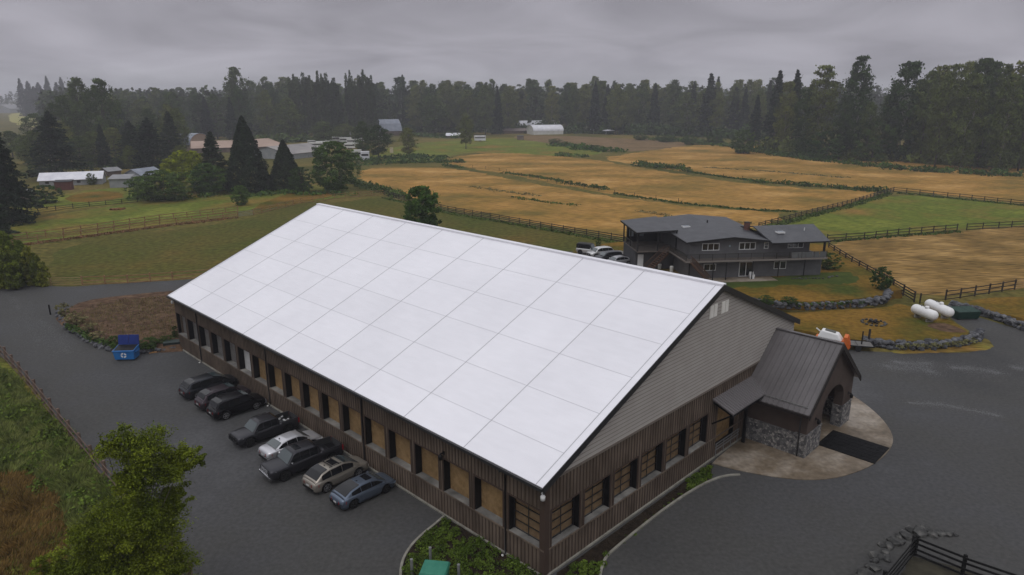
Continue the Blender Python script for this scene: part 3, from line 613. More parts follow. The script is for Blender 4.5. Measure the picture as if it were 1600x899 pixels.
fence([(372,339),(396,336)],'light metal gate between the twin fences behind the left paddock',0,1.2,4,9,pmat('green_grey_gate',[(.19,.22,.2)],rough=.5),.1,.07)
fence([(396,336),(470,318),(540,309),(600,305)],'tan board fence continuing from the light gate behind the roof tip',0,1.4,3,3,M_ftan,.15,.14)
fence([(600,305),(640,316),(700,331),(780,345),(880,363),(975,379)],'dark board fence between the back paddock and the golden field behind the white roof',0,1.4,4,2.9,M_fdark,.16,.15)
fence([(0,342),(60,333),(140,323),(215,316)],'thin dark fence across the upper left green field',0,1.2,3,3.2,M_fdark,.13,.1)
fence([(1185,358),(1260,338),(1330,320),(1396,300)],'dark board fence slanting up behind the grey house to the green paddock corner',0,1.4,4,2.8,M_fdark,.16,.15)
fence([(1396,300),(1480,309),(1600,322),(1680,331)],'dark board fence along the far edge of the green paddock on the right',0,1.4,3,3,M_fdark,.15,.13)
fence([(1292,378),(1350,374),(1420,367),(1495,361)],'dark board fence from the house corner along the near edge of the green paddock',0,1.4,3,3,M_fdark,.15,.14)
fence([(1510,360),(1560,357),(1640,353)],'short dark fence at the right edge beyond the gap in the green paddock fence',0,1.4,3,3,M_fdark,.15,.14)
fence([(1294,392),(1330,415),(1380,443),(1428,472)],'dark brown board fence going down the slope from the grey house to the white tanks',.6,1.45,4,2.7,M_fdark,.16,.15)
fence([(1437,474),(1477,469)],'wire field gate with a timber frame behind the white tanks',.3,1.3,2,5.5,M_fdark,.14,.05)
fence([(1477,469),(1500,466),(1545,459),(1585,452)],'brown board fence behind the rock wall at the right edge',.3,1.4,3,2.7,M_fdark,.15,.12)
fence([(1585,452),(1620,446),(1680,438)],'pale rail fence at the very right edge above the dirt patch',.3,1.35,4,3,pmat('pale_gate',[(.33,.22,.12)]),.12,.08)
M_fblk=pmat('black_board_fence',[(.005,.005,.005),(.012,.012,.012)],2,.7)
_c=G(1424,868,0)
fence(None,'black four-board fence on the left side of the pit at the lower right corner',0,1.35,4,2.9,M_fblk,.16,.14,world=[_c,G(1378,925,0),G(1340,980,0)])
fence(None,'black four-board fence running right from the pit corner to the frame edge',0,1.35,4,3.0,M_fblk,.16,.14,world=[_c+Vector((.18,0,0)),G(1503,899,0),G(1640,948,0)])
fence([(700,259),(780,267),(870,288),(960,303),(1060,317)],'thin wire fence on posts along the weedy strip across the middle of the golden fields',0,1.1,2,6,M_fdark,.12,.03)
fence([(1000,262),(1130,277),(1260,292),(1380,299)],'thin post fence along the weedy line between the two farther golden fields',0,1.1,2,7,M_fdark,.12,.03)
# posts
def post(px,py,h,w_,label,mat,cat='post',z=0,name='post'):
    mb=MB(); mb.tube([(0,0,-.05),(0,0,h)],w_,10); mb.tube([(0,0,h),(0,0,h+.03)],[w_*1.15,w_*.7],10); o=mb.build(name,mat); o.location=G(px,py,z); tag(o,label,cat); return o
post(79,492,1.35,.10,'short black post at the left tip of the mulch bed',M_black)
post(1345,546,2.1,.07,'thin black post in front of the flatbed trailer',M_black)
post(1356,541,2.0,.12,'thick dark timber post at the left end of the terrace rock wall',M_fdark)
M_boll=pmat('galvanised_bollard',[(.13,.14,.14),(.2,.2,.2)],3,.6)
post(644,899,1.1,.09,'grey steel bollard left of the green utility box',M_boll,'bollard',name='bollard')
post(673,880,1.1,.09,'grey steel bollard behind the green utility box',M_boll,'bollard',name='bollard')
post(717,905,1.0,.09,'grey steel bollard right of the green utility box',M_boll,'bollard',name='bollard')
# green utility box
ub=thing('utility_box','green utility transformer box with a pale side in the planting bed at the bottom edge','utility box',G(680,912,0),R(-8))
M_ubg=pmat('green_enamel',[(.03,.16,.11),(.045,.20,.14)],2,.5,.05)
b=MB(); b.box(-.72,.72,-.55,.62,.12,.95); b.build('cabinet',M_ubg,ub,bevel=.02); b=MB(); b.hexa([(-.8,-.62,.95),(.8,-.62,.95),(.8,.7,.95),(-.8,.7,.95),(-.72,-.55,1.08),(.72,-.55,1.08),(.72,.6,1.12),(-.72,.6,1.12)]); b.build('lid',M_ubg,ub,bevel=.02)
b=MB(); b.box(-.724,-.722,-.4,.4,.3,.85); b.box(-.5,.5,-.556,-.552,.3,.8); b.build('label_plate',pmat('pale_sticker',[(.4,.42,.36)]),ub); b=MB(); b.box(-.9,.9,-.75,.8,0,.12); b.build('base_slab',M_kerb,ub)
# blue dumpster
M_blue=pmat('blue_steel',[(.010,.12,.36),(.014,.15,.42)],2,.45,.05,spec=.5); M_blue2=pmat('dark_blue_plastic',[(.008,.022,.13),(.012,.03,.17)],2,.5)
dm=thing('dumpster','blue dumpster with an open dark blue lid and a white emblem, by the rock wall','dumpster',G(200,561,0),R(4))
b=MB(); b.hexa([(-1.0,-.68,.18),(1.0,-.68,.18),(1.0,.6,.18),(-1.0,.6,.18),(-1.1,-.80,1.22),(1.1,-.80,1.22),(1.1,.6,1.45),(-1.1,.6,1.45)])
for x in(-1.16,1.08): b.box(x,x+.08,-.5,.5,.85,1.0)
b.box(-1.14,1.14,-.86,-.80,1.12,1.22); b.build('bin_body',M_blue,dm,bevel=.02)
b=MB(); b.hexa([(-1.03,-.74,1.2),(1.03,-.74,1.2),(1.03,.55,1.4),(-1.03,.55,1.4),(-1.03,-.74,1.245),(1.03,-.74,1.245),(1.03,.55,1.455),(-1.03,.55,1.455)]); b.build('inside',M_black,dm)
for x0,x1 in((-1.08,-.02),(.02,1.08)): b=MB(); b.hexa([(x0,.62,1.40),(x1,.62,1.40),(x1,.70,1.40),(x0,.70,1.40),(x0,.85,2.45),(x1,.85,2.45),(x1,.92,2.45),(x0,.92,2.45)]); b.build('lid',M_blue2,dm)
b=MB()
for k in range(4):   # round white emblem of curved arrows
    for j in range(5):
        a=k*math.pi/2+j*.24; r0,r1=.14,.30
        def q(rr_,aa): return (-.03+rr_*math.cos(aa),-.775-.0,.68+rr_*math.sin(aa))
        P=[q(r0,a),q(r1,a),q(r1,a+.22),q(r0,a+.22)]
        P=[(x,-.68-.12*(z-.18)/1.04-.006,z) for x,y,z in P]; b.face(P)
b.build('emblem',pmat('white_paint',[(.75,.75,.75)]),dm)
for x in(-.8,.8):
    for y in(-.45,.5): b=MB(); b.tube([(x-.04,y,.09),(x+.04,y,.09)],.09,12); b.build('wheel',M_black,dm)
# planks and crate near the hall corner
for i,(px,py,a) in enumerate([(258,549,.1),(262,547.5,.16),(266,546,.12)]):
    mb=MB(); mb.box(-1.6,1.6,-.09,.09,0,.07); o=mb.build('plank',pmat('orange_timber',[(.28,.14,.05),(.36,.2,.08)],2,.8)); o.location=G(px,py,.01+.0*i); o.rotation_euler=(0,0,a+.35)
    tag(o,('nearest','middle','farthest')[i]+' of three orange timber planks by the rock wall near the far hall corner','plank','planks by the rock wall')
cr_=MB(); cr_.box(-.9,.9,-.5,.5,.1,.75); cr_.box(-.95,.95,-.55,.55,.75,.82); 
for x in(-.8,0,.8): cr_.box(x-.06,x+.06,-.5,.5,0,.1)
o=cr_.build('crate',pmat('dark_green_crate',[(.02,.032,.03)],rough=.6)); o.location=G(271,544,0); o.rotation_euler=(0,0,.3); tag(o,'dark green crate beside the planks at the far corner of the hall','crate')
# green dumpster
gd=thing('dumpster','long low dark green dumpster beside the rock wall near the white tanks','dumpster',G(1505,497,0),R(6))
M_dgreen=pmat('dark_green_steel',[(.006,.028,.020),(.01,.04,.028)],2,.55)
b=MB(); b.hexa([(-1.4,-.8,.12),(1.4,-.8,.12),(1.4,.8,.12),(-1.4,.8,.12),(-1.5,-1,1.05),(1.5,-1,1.05),(1.5,1,1.15),(-1.5,1,1.15)]); b.build('bin_body',M_dgreen,gd)
for x0,x1 in((-1.5,-.02),(.02,1.5)): b=MB(); b.hexa([(x0,-1.02,1.07),(x1,-1.02,1.07),(x1,1.02,1.18),(x0,1.02,1.18),(x0,-1.02,1.11),(x1,-1.02,1.11),(x1,1.02,1.24),(x0,1.02,1.24)]); b.build('lid',M_dgreen,gd)
for x in(-1.2,1.2): b=MB(); b.box(x-.15,x+.15,-.7,.7,0,.12); b.build('skid',M_black,gd)
# propane tanks
M_tank=pmat('white_tank_paint',[(.66,.66,.66),(.74,.74,.74)],.7,.35,spec=.5)
def tank(pa,pb,label,z=.65,rad=.62,lift=.32):
    a=G(*pa,z); b_=G(*pb,z); d=(b_-a); Ln=d.length; t=thing('propane_tank',label,'tank',(a+b_)/2,math.atan2(d.y,d.x))
    mb=MB(); n=8; h=Ln/2-rad; pr_=[(-h-rad*math.sin(k/n*math.pi/2)*.9,max(.01,rad*math.cos(k/n*math.pi/2))) for k in range(n,-1,-1)]; pr_+=[(-x,y) for x,y in reversed(pr_)]
    mb.tube([(x,0,lift+rad) for x,_ in pr_],[y for _,y in pr_],24); mb.build('vessel',M_tank,t,True)
    for x in(-h*.7,h*.7):
        mb=MB(); mb.box(x-.12,x+.12,-.45,.45,0,lift+.25); mb.build('saddle',M_kerb,t)
    mb=MB(); mb.tube([(0.3,0,lift+2*rad-.05),(.3,0,lift+2*rad+.2),(.3,0,lift+2*rad+.26)],[.24,.24,.12],16); mb.build('dome',M_tank,t,True)
    mb=MB(); mb.tube([(-.6,0,lift+2*rad-.05),(-.6,0,lift+2*rad+.15)],.06,8); mb.tube([(-.6,0,lift+2*rad+.12),(.1,0,lift+2*rad+.12)],.025,6); mb.build('valve',M_boll,t)
tank((1424,492),(1462,507),'white propane tank lying in front on the lower terrace, nearer the camera')
tank((1446,484),(1486,502),'white propane tank lying behind its twin, with a valve dome, nearer the green dumpster')
# ================================================================ vehicles
M_tyre=pmat('tyre_rubber',[(.012,.012,.013)],rough=.85); M_rim=pmat('alloy_rim',[(.33,.33,.34)],rough=.3,metal=.8); M_rimdk=pmat('dark_rim',[(.03,.03,.03)],rough=.35,metal=.6)
M_cglass=pmat('car_glass',[(.008,.009,.011)],rough=.12,spec=.35); M_wsglass=pmat('windscreen_glass',[(.045,.06,.065)],rough=.04,spec=1.0)
M_chrome=pmat('chrome',[(.6,.6,.62)],rough=.15,metal=1); M_red=pmat('red_lens',[(.22,.008,.012)],rough=.15,spec=.8); M_lens=pmat('clear_lens',[(.55,.56,.58)],rough=.1,spec=.8); M_trim=pmat('black_plastic_trim',[(.012,.012,.013)],rough=.6); M_plate=pmat('number_plate',[(.5,.5,.5)],rough=.5)
def paint(name,c,rough=.3,metal=.6): return pmat(name,[c],rough=rough,metal=metal,spec=.4,coat=.12)
def car(name,label,cat,loc,rz,L_,W_,Hh,prof,cab,paint_,wb,wr=.34,group=None,roofbars=False,sunroof=False,bed=None,grille='dark',rim=None,belt=.92,taper=.78,soft_top=False,bars_mat=None,lamp_mat=None,plate=True,ride=.22,glassback=None,chrome_front=False,bullbar=False):
    """front at +x. prof: [(x,top z)], cab: [(x,z)] outline of the greenhouse, x from rear to front; wb=(x rear axle,x front axle)"""
    t=thing(name,label,cat,loc,rz,group)
    px=[p[0] for p in prof]; pz=[p[1] for p in prof]; N_=46; xs=sorted(set([-L_/2+L_*i/N_ for i in range(N_+1)]+[w_+s*(wr+.09)*c for w_ in wb for s in(-1,1) for c in(.999,.9,.7,.4)]+([bed[0],bed[0]+.02,bed[1],bed[1]-.02] if bed else [])))
    xs=[x for x in xs if -L_/2<=x<=L_/2]
    hw=W_/2
    def wid(x):
        e_=(abs(x)/(L_/2)); return hw*(1-(.07 if bed else .17)*max(0,(e_-.72)/.28)**2.2)
    def top(x): return float(np.interp(x,px,pz))
    def low(x):
        z=ride
        for w_ in wb:
            d=abs(x-w_); Rr=wr+.09
            if d<Rr: z=max(z,wr+math.sqrt(Rr*Rr-d*d))
        e_=abs(x)/(L_/2)
        if e_>.93: z=max(z,ride+(e_-.93)/.07*.16)
        return z
    mb=MB(); secs=[]
    for x in xs:
        w_=wid(x);tz=top(x);lz=low(x); inb=bed and bed[0]+.01<x<bed[1]-.01; c=tz+.03 if not inb else bed[2]
        sh=min(tz-.12,belt-.05)
        half=[(0,c),(w_*.55,c-(.0 if inb else .012)),(w_*.84,(c if inb else tz-.008)),(w_*(.86 if inb else .92),tz-.0 if inb else tz-.04),(w_*.985,tz-(.01 if inb else .11)),(w_,max(lz+.03,tz-.26)),(w_*1.0,max(lz+.02,.62)),(w_*.975,max(lz+.01,.40)),(w_*.93,lz),(w_*.5,lz+.0),(0,lz)]
        secs.append([(x,y,z) for y,z in half]+[(x,-y,z) for y,z in reversed(half[1:-1])])
    k=len(secs[0]); 
    for s_ in secs: mb.v+=s_
    for i in range(len(secs)-1):
        for j in range(k): j2=(j+1)%k; mb.f.append((i*k+j,(i+1)*k+j,(i+1)*k+j2,i*k+j2)); mb.m.append(1 if bed and bed[0]-.03<xs[i] and xs[i+1]<bed[1]+.03 and (j<3 or j>=k-3) else 0)
    mb.f.append(tuple(range(k))); mb.f.append(tuple((len(secs)-1)*k+j for j in reversed(range(k)))); mb.m+=[0,0]
    body=mb.build('body',[paint_,M_black],t,True)
    # greenhouse
    cx=[c[0] for c in cab]; cz=[c[1] for c in cab]; x0,x1=cx[0],cx[-1]; M_=26; xs=sorted(set([x0+(x1-x0)*i/M_ for i in range(M_+1)]+cx))
    rmax=max(cz)
    def ct(x): return float(np.interp(x,cx,cz))
    def side(x,z):
        bz=min(top(x),ct(x)); f_=(z-belt+.05)/(rmax-belt+.05); wb_=wid(x)*.955; return wb_-(wb_-hw*taper)*max(0,min(1,f_))
    mb=MB(); secs=[]
    for x in xs:
        z=ct(x); bz=min(top(x)-.05,z-.01); s1=side(x,z-.05); 
        half=[(0,z+.02),(s1*.6,z+.012),(s1*.93,z-.015),(s1,z-.06 if z-.06>bz else bz+.3*(z-bz)),(side(x,(z+bz)/2),(z+bz)/2 if z-.06>bz else bz+.2*(z-bz)),(side(x,bz),bz)]
        secs.append([(x,y,zz) for y,zz in reversed(half)]+[(x,-y,zz) for y,zz in half[1:]])
    k=len(secs[0])
    for s_ in secs: mb.v+=s_
    for i in range(len(secs)-1):
        for j in range(k-1): mb.f.append((i*k+j,i*k+j+1,(i+1)*k+j+1,(i+1)*k+j)); mb.m.append(0)
    mb.f.append(tuple(range(k))); mb.f.append(tuple((len(secs)-1)*k+j for j in reversed(range(k)))); mb.m+=[0,0]
    roof_m=soft_top if soft_top else paint_
    mb.build('cabin',roof_m,t,True)
    # glass: front and rear screens follow the greenhouse slopes, side glass follows the sides
    def screen(xa,xb,nm,mat):
        mb=MB(); n=6
        for i in range(n):
            for j in range(8):
                P=[]
                for (ii,jj) in((i,j),(i+1,j),(i+1,j+1),(i,j+1)):
                    x=xa+(xb-xa)*ii/n; z=ct(x); y=side(x,z-.05)*.9*(-1+2*jj/8); d=(xb-xa); 
                    slope=(ct(xa+.98*d)-ct(xa+.02*d))/(.96*d); l_=math.hypot(slope,1); P.append((x-slope/l_*.035,y,z+.02+.02/l_-.012*(abs(y)/hw)))
                mb.face(P)
        return mb.build(nm,mat,t,True)
    ri=[i for i,z in enumerate(cz) if z>=rmax-.12]; xr0,xr1=cx[ri[0]],cx[ri[-1]]
    screen(xr1+.03,xr1+(x1-xr1)*.93,'windscreen',M_wsglass); screen(x0+(xr0-x0)*.12,xr0-.03,'rear_window',glassback or M_cglass)
    for sgn in(-1,1):
        gz0=belt+.03
        xa=x0+(xr0-x0)*.45; xb=xr1+(x1-xr1)*.55
        cuts=[xa,xa+(xb-xa)*.30,xa+(xb-xa)*.64,xb]
        mb=MB()
        for c in range(3):
            u0,u1=cuts[c]+.018,cuts[c+1]-.018; n=8
            for i in range(n):
                P=[]
                for ii,w_ in((i,0),(i+1,0),(i+1,1),(i,1)):
                    x=u0+(u1-u0)*ii/n; zt__=min(ct(x)-.085,rmax-.09); z=gz0+.02 if not w_ else max(gz0+.03,zt__); P.append((x,sgn*(side(x,z)+.012),z))
                mb.face(P if sgn<0 else list(reversed(P)))
        mb.build('side_window',M_cglass,t)
        # mirror
        mb=MB(); xm=xb-.05; ym=wid(xm)*.98; mb.hexa([(xm-.06,sgn*ym,belt),(xm+.1,sgn*ym,belt),(xm+.08,sgn*(ym+.2),belt+.02),(xm-.04,sgn*(ym+.2),belt+.02),(xm-.06,sgn*ym,belt+.14),(xm+.08,sgn*ym,belt+.13),(xm+.06,sgn*(ym+.19),belt+.16),(xm-.04,sgn*(ym+.19),belt+.17)])
        mb.build('mirror',M_chrome if chrome_front else paint_,t,bevel=.02)
        # lamps, bumpers
        zt__=top(L_/2-.15); mb=MB(); xf=L_/2; yy=wid(xf-.12); mb.hexa([(xf-.42,sgn*(wid(xf-.4)+.004),zt__-.17),(xf-.02,sgn*(yy*.62),zt__-.24),(xf+.012,sgn*(yy*.62),zt__-.10),(xf-.42,sgn*(wid(xf-.4)+.004),zt__-.09),(xf-.40,sgn*(yy*.8),zt__-.17),(xf-.3,sgn*yy*.6,zt__-.24),(xf-.3,sgn*yy*.6,zt__-.10),(xf-.4,sgn*yy*.8,zt__-.07)])
        mb.build('headlight',lamp_mat or M_lens,t)
        zt__=top(-L_/2+.12); mb=MB(); xb_=-L_/2
        if bed: mb.box(xb_-.012,xb_+.12,min(sgn*yy*.84,sgn*yy*1.005),max(sgn*yy*.84,sgn*yy*1.005),zt__-.48,zt__-.08)
        else: mb.hexa([(xb_-.04,sgn*yy*.55,zt__-.34),(xb_+.32,sgn*(wid(xb_+.3)+.03),zt__-.30),(xb_+.30,sgn*yy*.8,zt__-.3),(xb_+.1,sgn*yy*.5,zt__-.34),(xb_-.03,sgn*yy*.55,zt__-.13),(xb_+.34,sgn*(wid(xb_+.3)+.03),zt__-.11),(xb_+.30,sgn*yy*.8,zt__-.12),(xb_+.1,sgn*yy*.5,zt__-.16)])
        mb.build('tail_light',M_red,t)
        for w_ in wb:
            mb=MB(); yo=sgn*(hw-.02); yi=sgn*(hw-.25); mb.tube([(w_,yi,wr),(w_,yi+sgn*.03,wr),(w_,yo-sgn*.03,wr),(w_,yo,wr)],[wr-.05,wr,wr,wr-.04],22); wh=mb.build('wheel',M_tyre,t,False)
            mb=MB(); mb.tube([(w_,yo-sgn*.03,wr),(w_,yo+sgn*.004,wr)],wr*.3,12)
            for q in range(6):
                a=q*math.pi/3; mb.beam((w_,yo+sgn*.002,wr),(w_+math.cos(a)*wr*.66,yo+sgn*.002,wr+math.sin(a)*wr*.66),.05,.07,up=(0,1,0))
            n=18
            for q in range(n): a=q*2*math.pi/n;b2=(q+1)*2*math.pi/n; mb.hexa([(w_+math.cos(g_)*r_*wr,yo+sgn*.006*(dd),wr+math.sin(g_)*r_*wr) for dd in(-1,1) for (g_,r_) in((a,.6),(b2,.6),(b2,.72),(a,.72))])
            mb.build('rim',rim or M_rim,wh)
            mb=MB(); 
    # underside/bumper trims
    mb=MB(); xf=L_/2; yy=wid(xf-.05); zf=top(xf-.15)
    mb.box(xf-.06,xf+(.03 if bed else .014),-yy*(.62 if bed else .56),yy*(.62 if bed else .56),zf-(.46 if bed else .30),zf-(.04 if bed else .12)); mb.build('grille',M_trim,t)
    if chrome_front:
        mb=MB()
        for z in(zf-.07,zf-.20,zf-.33,zf-.44): mb.box(xf+.031,xf+.055,-yy*.6,yy*.6,z-.028,z+.028)
        mb.box(xf-.08,xf+.09,-yy*.98,yy*.98,ride+.12,ride+.32); mb.build('bumper',M_chrome,t,bevel=.01)
    elif bullbar:
        mb=MB(); mb.box(xf-.05,xf+.09,-yy*.9,yy*.9,ride+.2,ride+.4); mb.tube([(xf+.06,-.5,ride+.3),(xf+.14,-.5,zf),(xf+.14,.5,zf),(xf+.06,.5,ride+.3)],.035,8); mb.build('bumper',M_trim,t)
        mb=MB(); mb.box(xf+.02,xf+.05,-yy*.55,yy*.7,zf-.16,zf-.12); mb.build('chrome_strip',M_chrome,t)
    else:
        mb=MB(); mb.box(xf-.07,xf+.016,-yy*.7,yy*.7,ride+.06,ride+.24); mb.build('bumper_intake',M_trim,t)
    mb=MB(); mb.box(-xf-.014,-xf+.08,-yy*.86,yy*.86,ride+.12,ride+.28); mb.build('rear_bumper',M_chrome if (bed and chrome_front) else M_trim,t)
    if plate:
        for xx,sg in((xf+.03,1),(-xf-.03,-1)): mb=MB(); zz=ride+.26 if sg>0 else top(-xf+.1)-.36; mb.box(min(xx-.01,xx),max(xx-.01,xx)+.004,-.17,.17,zz,zz+.11); mb.build('number_plate',M_plate,t)
    if roofbars:
        bm_=bars_mat or M_chrome; mb=MB()
        for s_ in(-1,1): mb.beam((xr0+.12,s_*hw*.66,rmax+.055),(xr1-.1,s_*hw*.66,rmax+.055),.035,.03)
        if roofbars=='cross':
            for x in(xr0+.35,xr0+.95,xr0+1.45): mb.beam((x,-hw*.66,rmax+.07),(x,hw*.66,rmax+.07),.07,.03)
        mb.build('roof_rails',bm_,t)
    if sunroof: mb=MB(); xs_=xr1-.75; mb.box(xs_,xs_+.5,-hw*.45,hw*.45,rmax+.008,rmax+.026); mb.build('sunroof',M_cglass,t)
    if not bed:
        mb=MB(); mb.tube([(xr0+.15,0,rmax),(xr0+.05,0,rmax+.09)],[.05,.01],6); mb.build('antenna',M_trim,t)
    else:
        mb=MB(); mb.box(bed[0]+.06,bed[1]-.03,-hw*.80,hw*.80,bed[2]+.004,bed[2]+.012); mb.build('bed_liner',M_black,t)
    return t
AX=TH+0.0   # nose towards the hall wall
def hatch_p(L_,hood=.93,nose=.72,deck=1.0,tail=.86): h=L_/2; return [(-h,tail-.1),(-h+.06,tail),(-h+.35,deck),(-.3,.98),(h*.35,hood+.04),(h-.7,hood-.05),(h-.25,nose+.07),(h-.05,nose),(h,nose-.14)]
U=lambda v_,u_,z=.02: HL(v_,u_,z)
cars='vehicles parked along the eave wall of the hall'
car('parked_car','grey blue coupe-style hatchback with a sunroof, nearest to the near corner of the hall','car',U(-2.55,14.95),AX,4.5,1.84,1.4,hatch_p(4.5,.90,.70,.99,.88),[(-2.05,.98),(-1.35,1.27),(-.6,1.39),(.25,1.40),(.75,1.30),(1.45,.94)],paint('blue_grey_paint',(.125,.155,.205)),(-1.32,1.38),.33,cars,sunroof=True,rim=M_rimdk,taper=.66,belt=.93,ride=.2)
car('parked_car','champagne gold crossover with black roof bars and sunroof, beside the blue hatchback','suv',U(-2.75,18.15),AX+.05,4.73,1.88,1.66,hatch_p(4.73,1.02,.82,1.08,.98),[(-2.25,1.05),(-1.6,1.48),(-1.05,1.59),(.2,1.62),(.85,1.47),(1.6,1.03)],paint('champagne_paint',(.33,.30,.26)),(-1.38,1.36),.37,cars,roofbars='cross',sunroof=True,bars_mat=M_trim,taper=.72,belt=1.02,ride=.26)
bedp=lambda L_,hood,nose,rail: [(-L_/2,rail-.06),(-L_/2+.03,rail),(-.72,rail),(-.6,rail),(L_/2-2.0,hood+.04),(L_/2-.75,hood+.0),(L_/2-.18,nose+.08),(L_/2,nose-.02)]
car('pickup_truck','big charcoal pickup with chrome grille bars and an open black bed','pickup',U(-3.55,21.55),AX+math.pi-.05,5.9,2.0,1.92,bedp(5.9,1.18,1.08,1.32),[(-1.02,1.2),(-.98,1.78),(-.7,1.90),(.75,1.92),(1.0,1.84),(1.62,1.17)],paint('charcoal_paint',(.032,.032,.038)),(-1.9,1.85),.42,cars,bed=(-2.85,-1.1,.82),belt=1.22,taper=.76,ride=.36,chrome_front=True,rim=M_rimdk,sunroof=True,lamp_mat=M_lens)
car('parked_car','silver white sedan tucked between the two dark pickups','car',U(-2.9,24.6),AX+.03,4.8,1.82,1.44,[(-2.4,.80),(-2.36,.96),(-2.1,1.02),(-1.5,1.03),(.8,.97),(1.7,.88),(2.2,.78),(2.4,.62)],[(-1.72,1.03),(-1.05,1.35),(-.6,1.43),(.3,1.44),(.75,1.33),(1.35,.98)],paint('silver_white_paint',(.55,.55,.58)),(-1.4,1.42),.33,cars,belt=.95,taper=.66,ride=.2,glassback=M_wsglass)
car('pickup_truck','dark pickup with a black front bumper and shiny gear in its bed','pickup',U(-3.2,28.35),AX+math.pi-.02,5.3,1.88,1.78,bedp(5.3,1.10,1.0,1.22),[(-.95,1.12),(-.9,1.66),(-.6,1.76),(.55,1.78),(.8,1.70),(1.4,1.09)],paint('graphite_paint',(.038,.038,.044)),(-1.65,1.68),.40,cars,bed=(-2.55,-1.0,.78),belt=1.13,taper=.76,ride=.34,bullbar=True,rim=M_rimdk,roofbars=True,bars_mat=M_trim)
car('parked_car','black suv with silver roof rails and spoked rims, right one of the three dark cars','suv',U(-2.75,34.7),AX+.02,4.75,1.9,1.7,hatch_p(4.75,1.04,.86,1.1,1.02),[(-2.2,1.08),(-1.9,1.58),(-1.4,1.70),(.4,1.71),(.9,1.58),(1.5,1.05)],paint('black_paint_gloss',(.008,.008,.011)),(-1.4,1.4),.38,cars,roofbars=True,belt=1.04,taper=.74,ride=.26)
car('parked_car','very dark plum crossover with a paler roof, middle one of the three dark cars','suv',U(-2.8,37.35),AX+.02,4.7,1.86,1.66,hatch_p(4.7,1.02,.85,1.08,1.0),[(-2.18,1.06),(-1.8,1.52),(-1.2,1.65),(.3,1.67),(.9,1.54),(1.5,1.05)],paint('dark_plum_paint',(.045,.034,.042)),(-1.38,1.4),.37,cars,belt=1.02,taper=.7,ride=.25,roofbars=True,bars_mat=M_trim)
car('minivan','dark grey minivan, leftmost of the parked row and farthest down the wall','van',U(-2.65,40.9),AX+.02,5.05,1.95,1.72,hatch_p(5.05,1.02,.84,1.1,1.02),[(-2.35,1.08),(-1.95,1.52),(-1.4,1.66),(.2,1.68),(.9,1.52),(1.75,1.02)],paint('dark_grey_paint',(.022,.024,.030)),(-1.5,1.55),.36,cars,belt=1.05,taper=.74,ride=.2)
# shiny load in the small pickup's bed, white sack by the suv
mb=MB(); r_=rng(77)
for k in range(9): mb.rock((r_.uniform(-.5,.5),r_.uniform(-.45,.45),r_.uniform(.1,.35)),(.18,.14,.1),r_)
o=mb.build('load',pmat('crumpled_foil',[(.10,.10,.10),(.6,.6,.6)],5,.25,metal=.5)); o.location=U(-1.6,28.3,.85); tag(o,'heap of dark and shiny gear lying in the bed of the farther pickup','load')
mb=MB(); mb.rock((0,0,.28),(.42,.3,.32),r_,sub=2); o=mb.build('sack',pmat('white_sack',[(.5,.5,.58)],rough=.6)); o.location=U(-.35,34.5,0); tag(o,'pale sack standing against the wall at the nose of the black suv','sack')
# cars by the house, beyond the ridge of the white roof
def pcar(px,py,z,hd,**k): return None
hc='vehicles parked beside the grey house'
hz_=1.22
car('parked_jeep','white and black open-sided off-road wagon with a black hard top beside the grey house','car',G(921,397.5,hz_),R(-28),4.4,1.85,1.85,[(-2.2,1.0),(-2.15,1.12),(.5,1.12),(1.4,1.08),(2.05,1.05),(2.2,.9)],[(-2.15,1.1),(-2.12,1.80),(-1.9,1.86),(.2,1.86),(.35,1.80),(.75,1.12)],paint('white_paint_gloss',(.6,.6,.6)),(-1.4,1.35),.40,hc,belt=1.16,taper=.84,ride=.36,soft_top=M_black,rim=M_rimdk)
car('parked_car','white crossover parked right of the white and black wagon beside the house','suv',G(938,400.5,hz_),R(205),4.6,1.86,1.6,hatch_p(4.6,1.0,.82,1.06,.98),[(-2.15,1.05),(-1.7,1.48),(-1.1,1.59),(.3,1.60),(.85,1.48),(1.45,1.02)],paint('white_paint_gloss',(.6,.6,.6)),(-1.36,1.36),.36,hc,belt=1.0,taper=.7,ride=.25)
car('parked_car','dark grey estate car parked between the white crossover and the silver car beside the house','car',G(951,407,hz_),R(205),4.75,1.84,1.5,hatch_p(4.75,.97,.78,1.02,.94),[(-2.2,1.0),(-1.9,1.40),(-1.2,1.50),(.3,1.52),(.85,1.42),(1.5,.98)],paint('slate_paint',(.05,.052,.06)),(-1.4,1.4),.34,hc,belt=.98,taper=.68,ride=.22)
car('parked_car','silver car just showing above the ridge of the white roof, nearest the house','car',G(966,414,hz_),R(205),4.6,1.82,1.45,[(-2.3,.80),(-2.26,.96),(-2.0,1.02),(.8,.97),(1.7,.88),(2.15,.78),(2.3,.62)],[(-1.65,1.03),(-1.0,1.35),(-.6,1.43),(.3,1.44),(.75,1.33),(1.3,.98)],paint('silver_paint',(.38,.38,.40)),(-1.35,1.38),.33,hc,belt=.95,taper=.66,ride=.2)
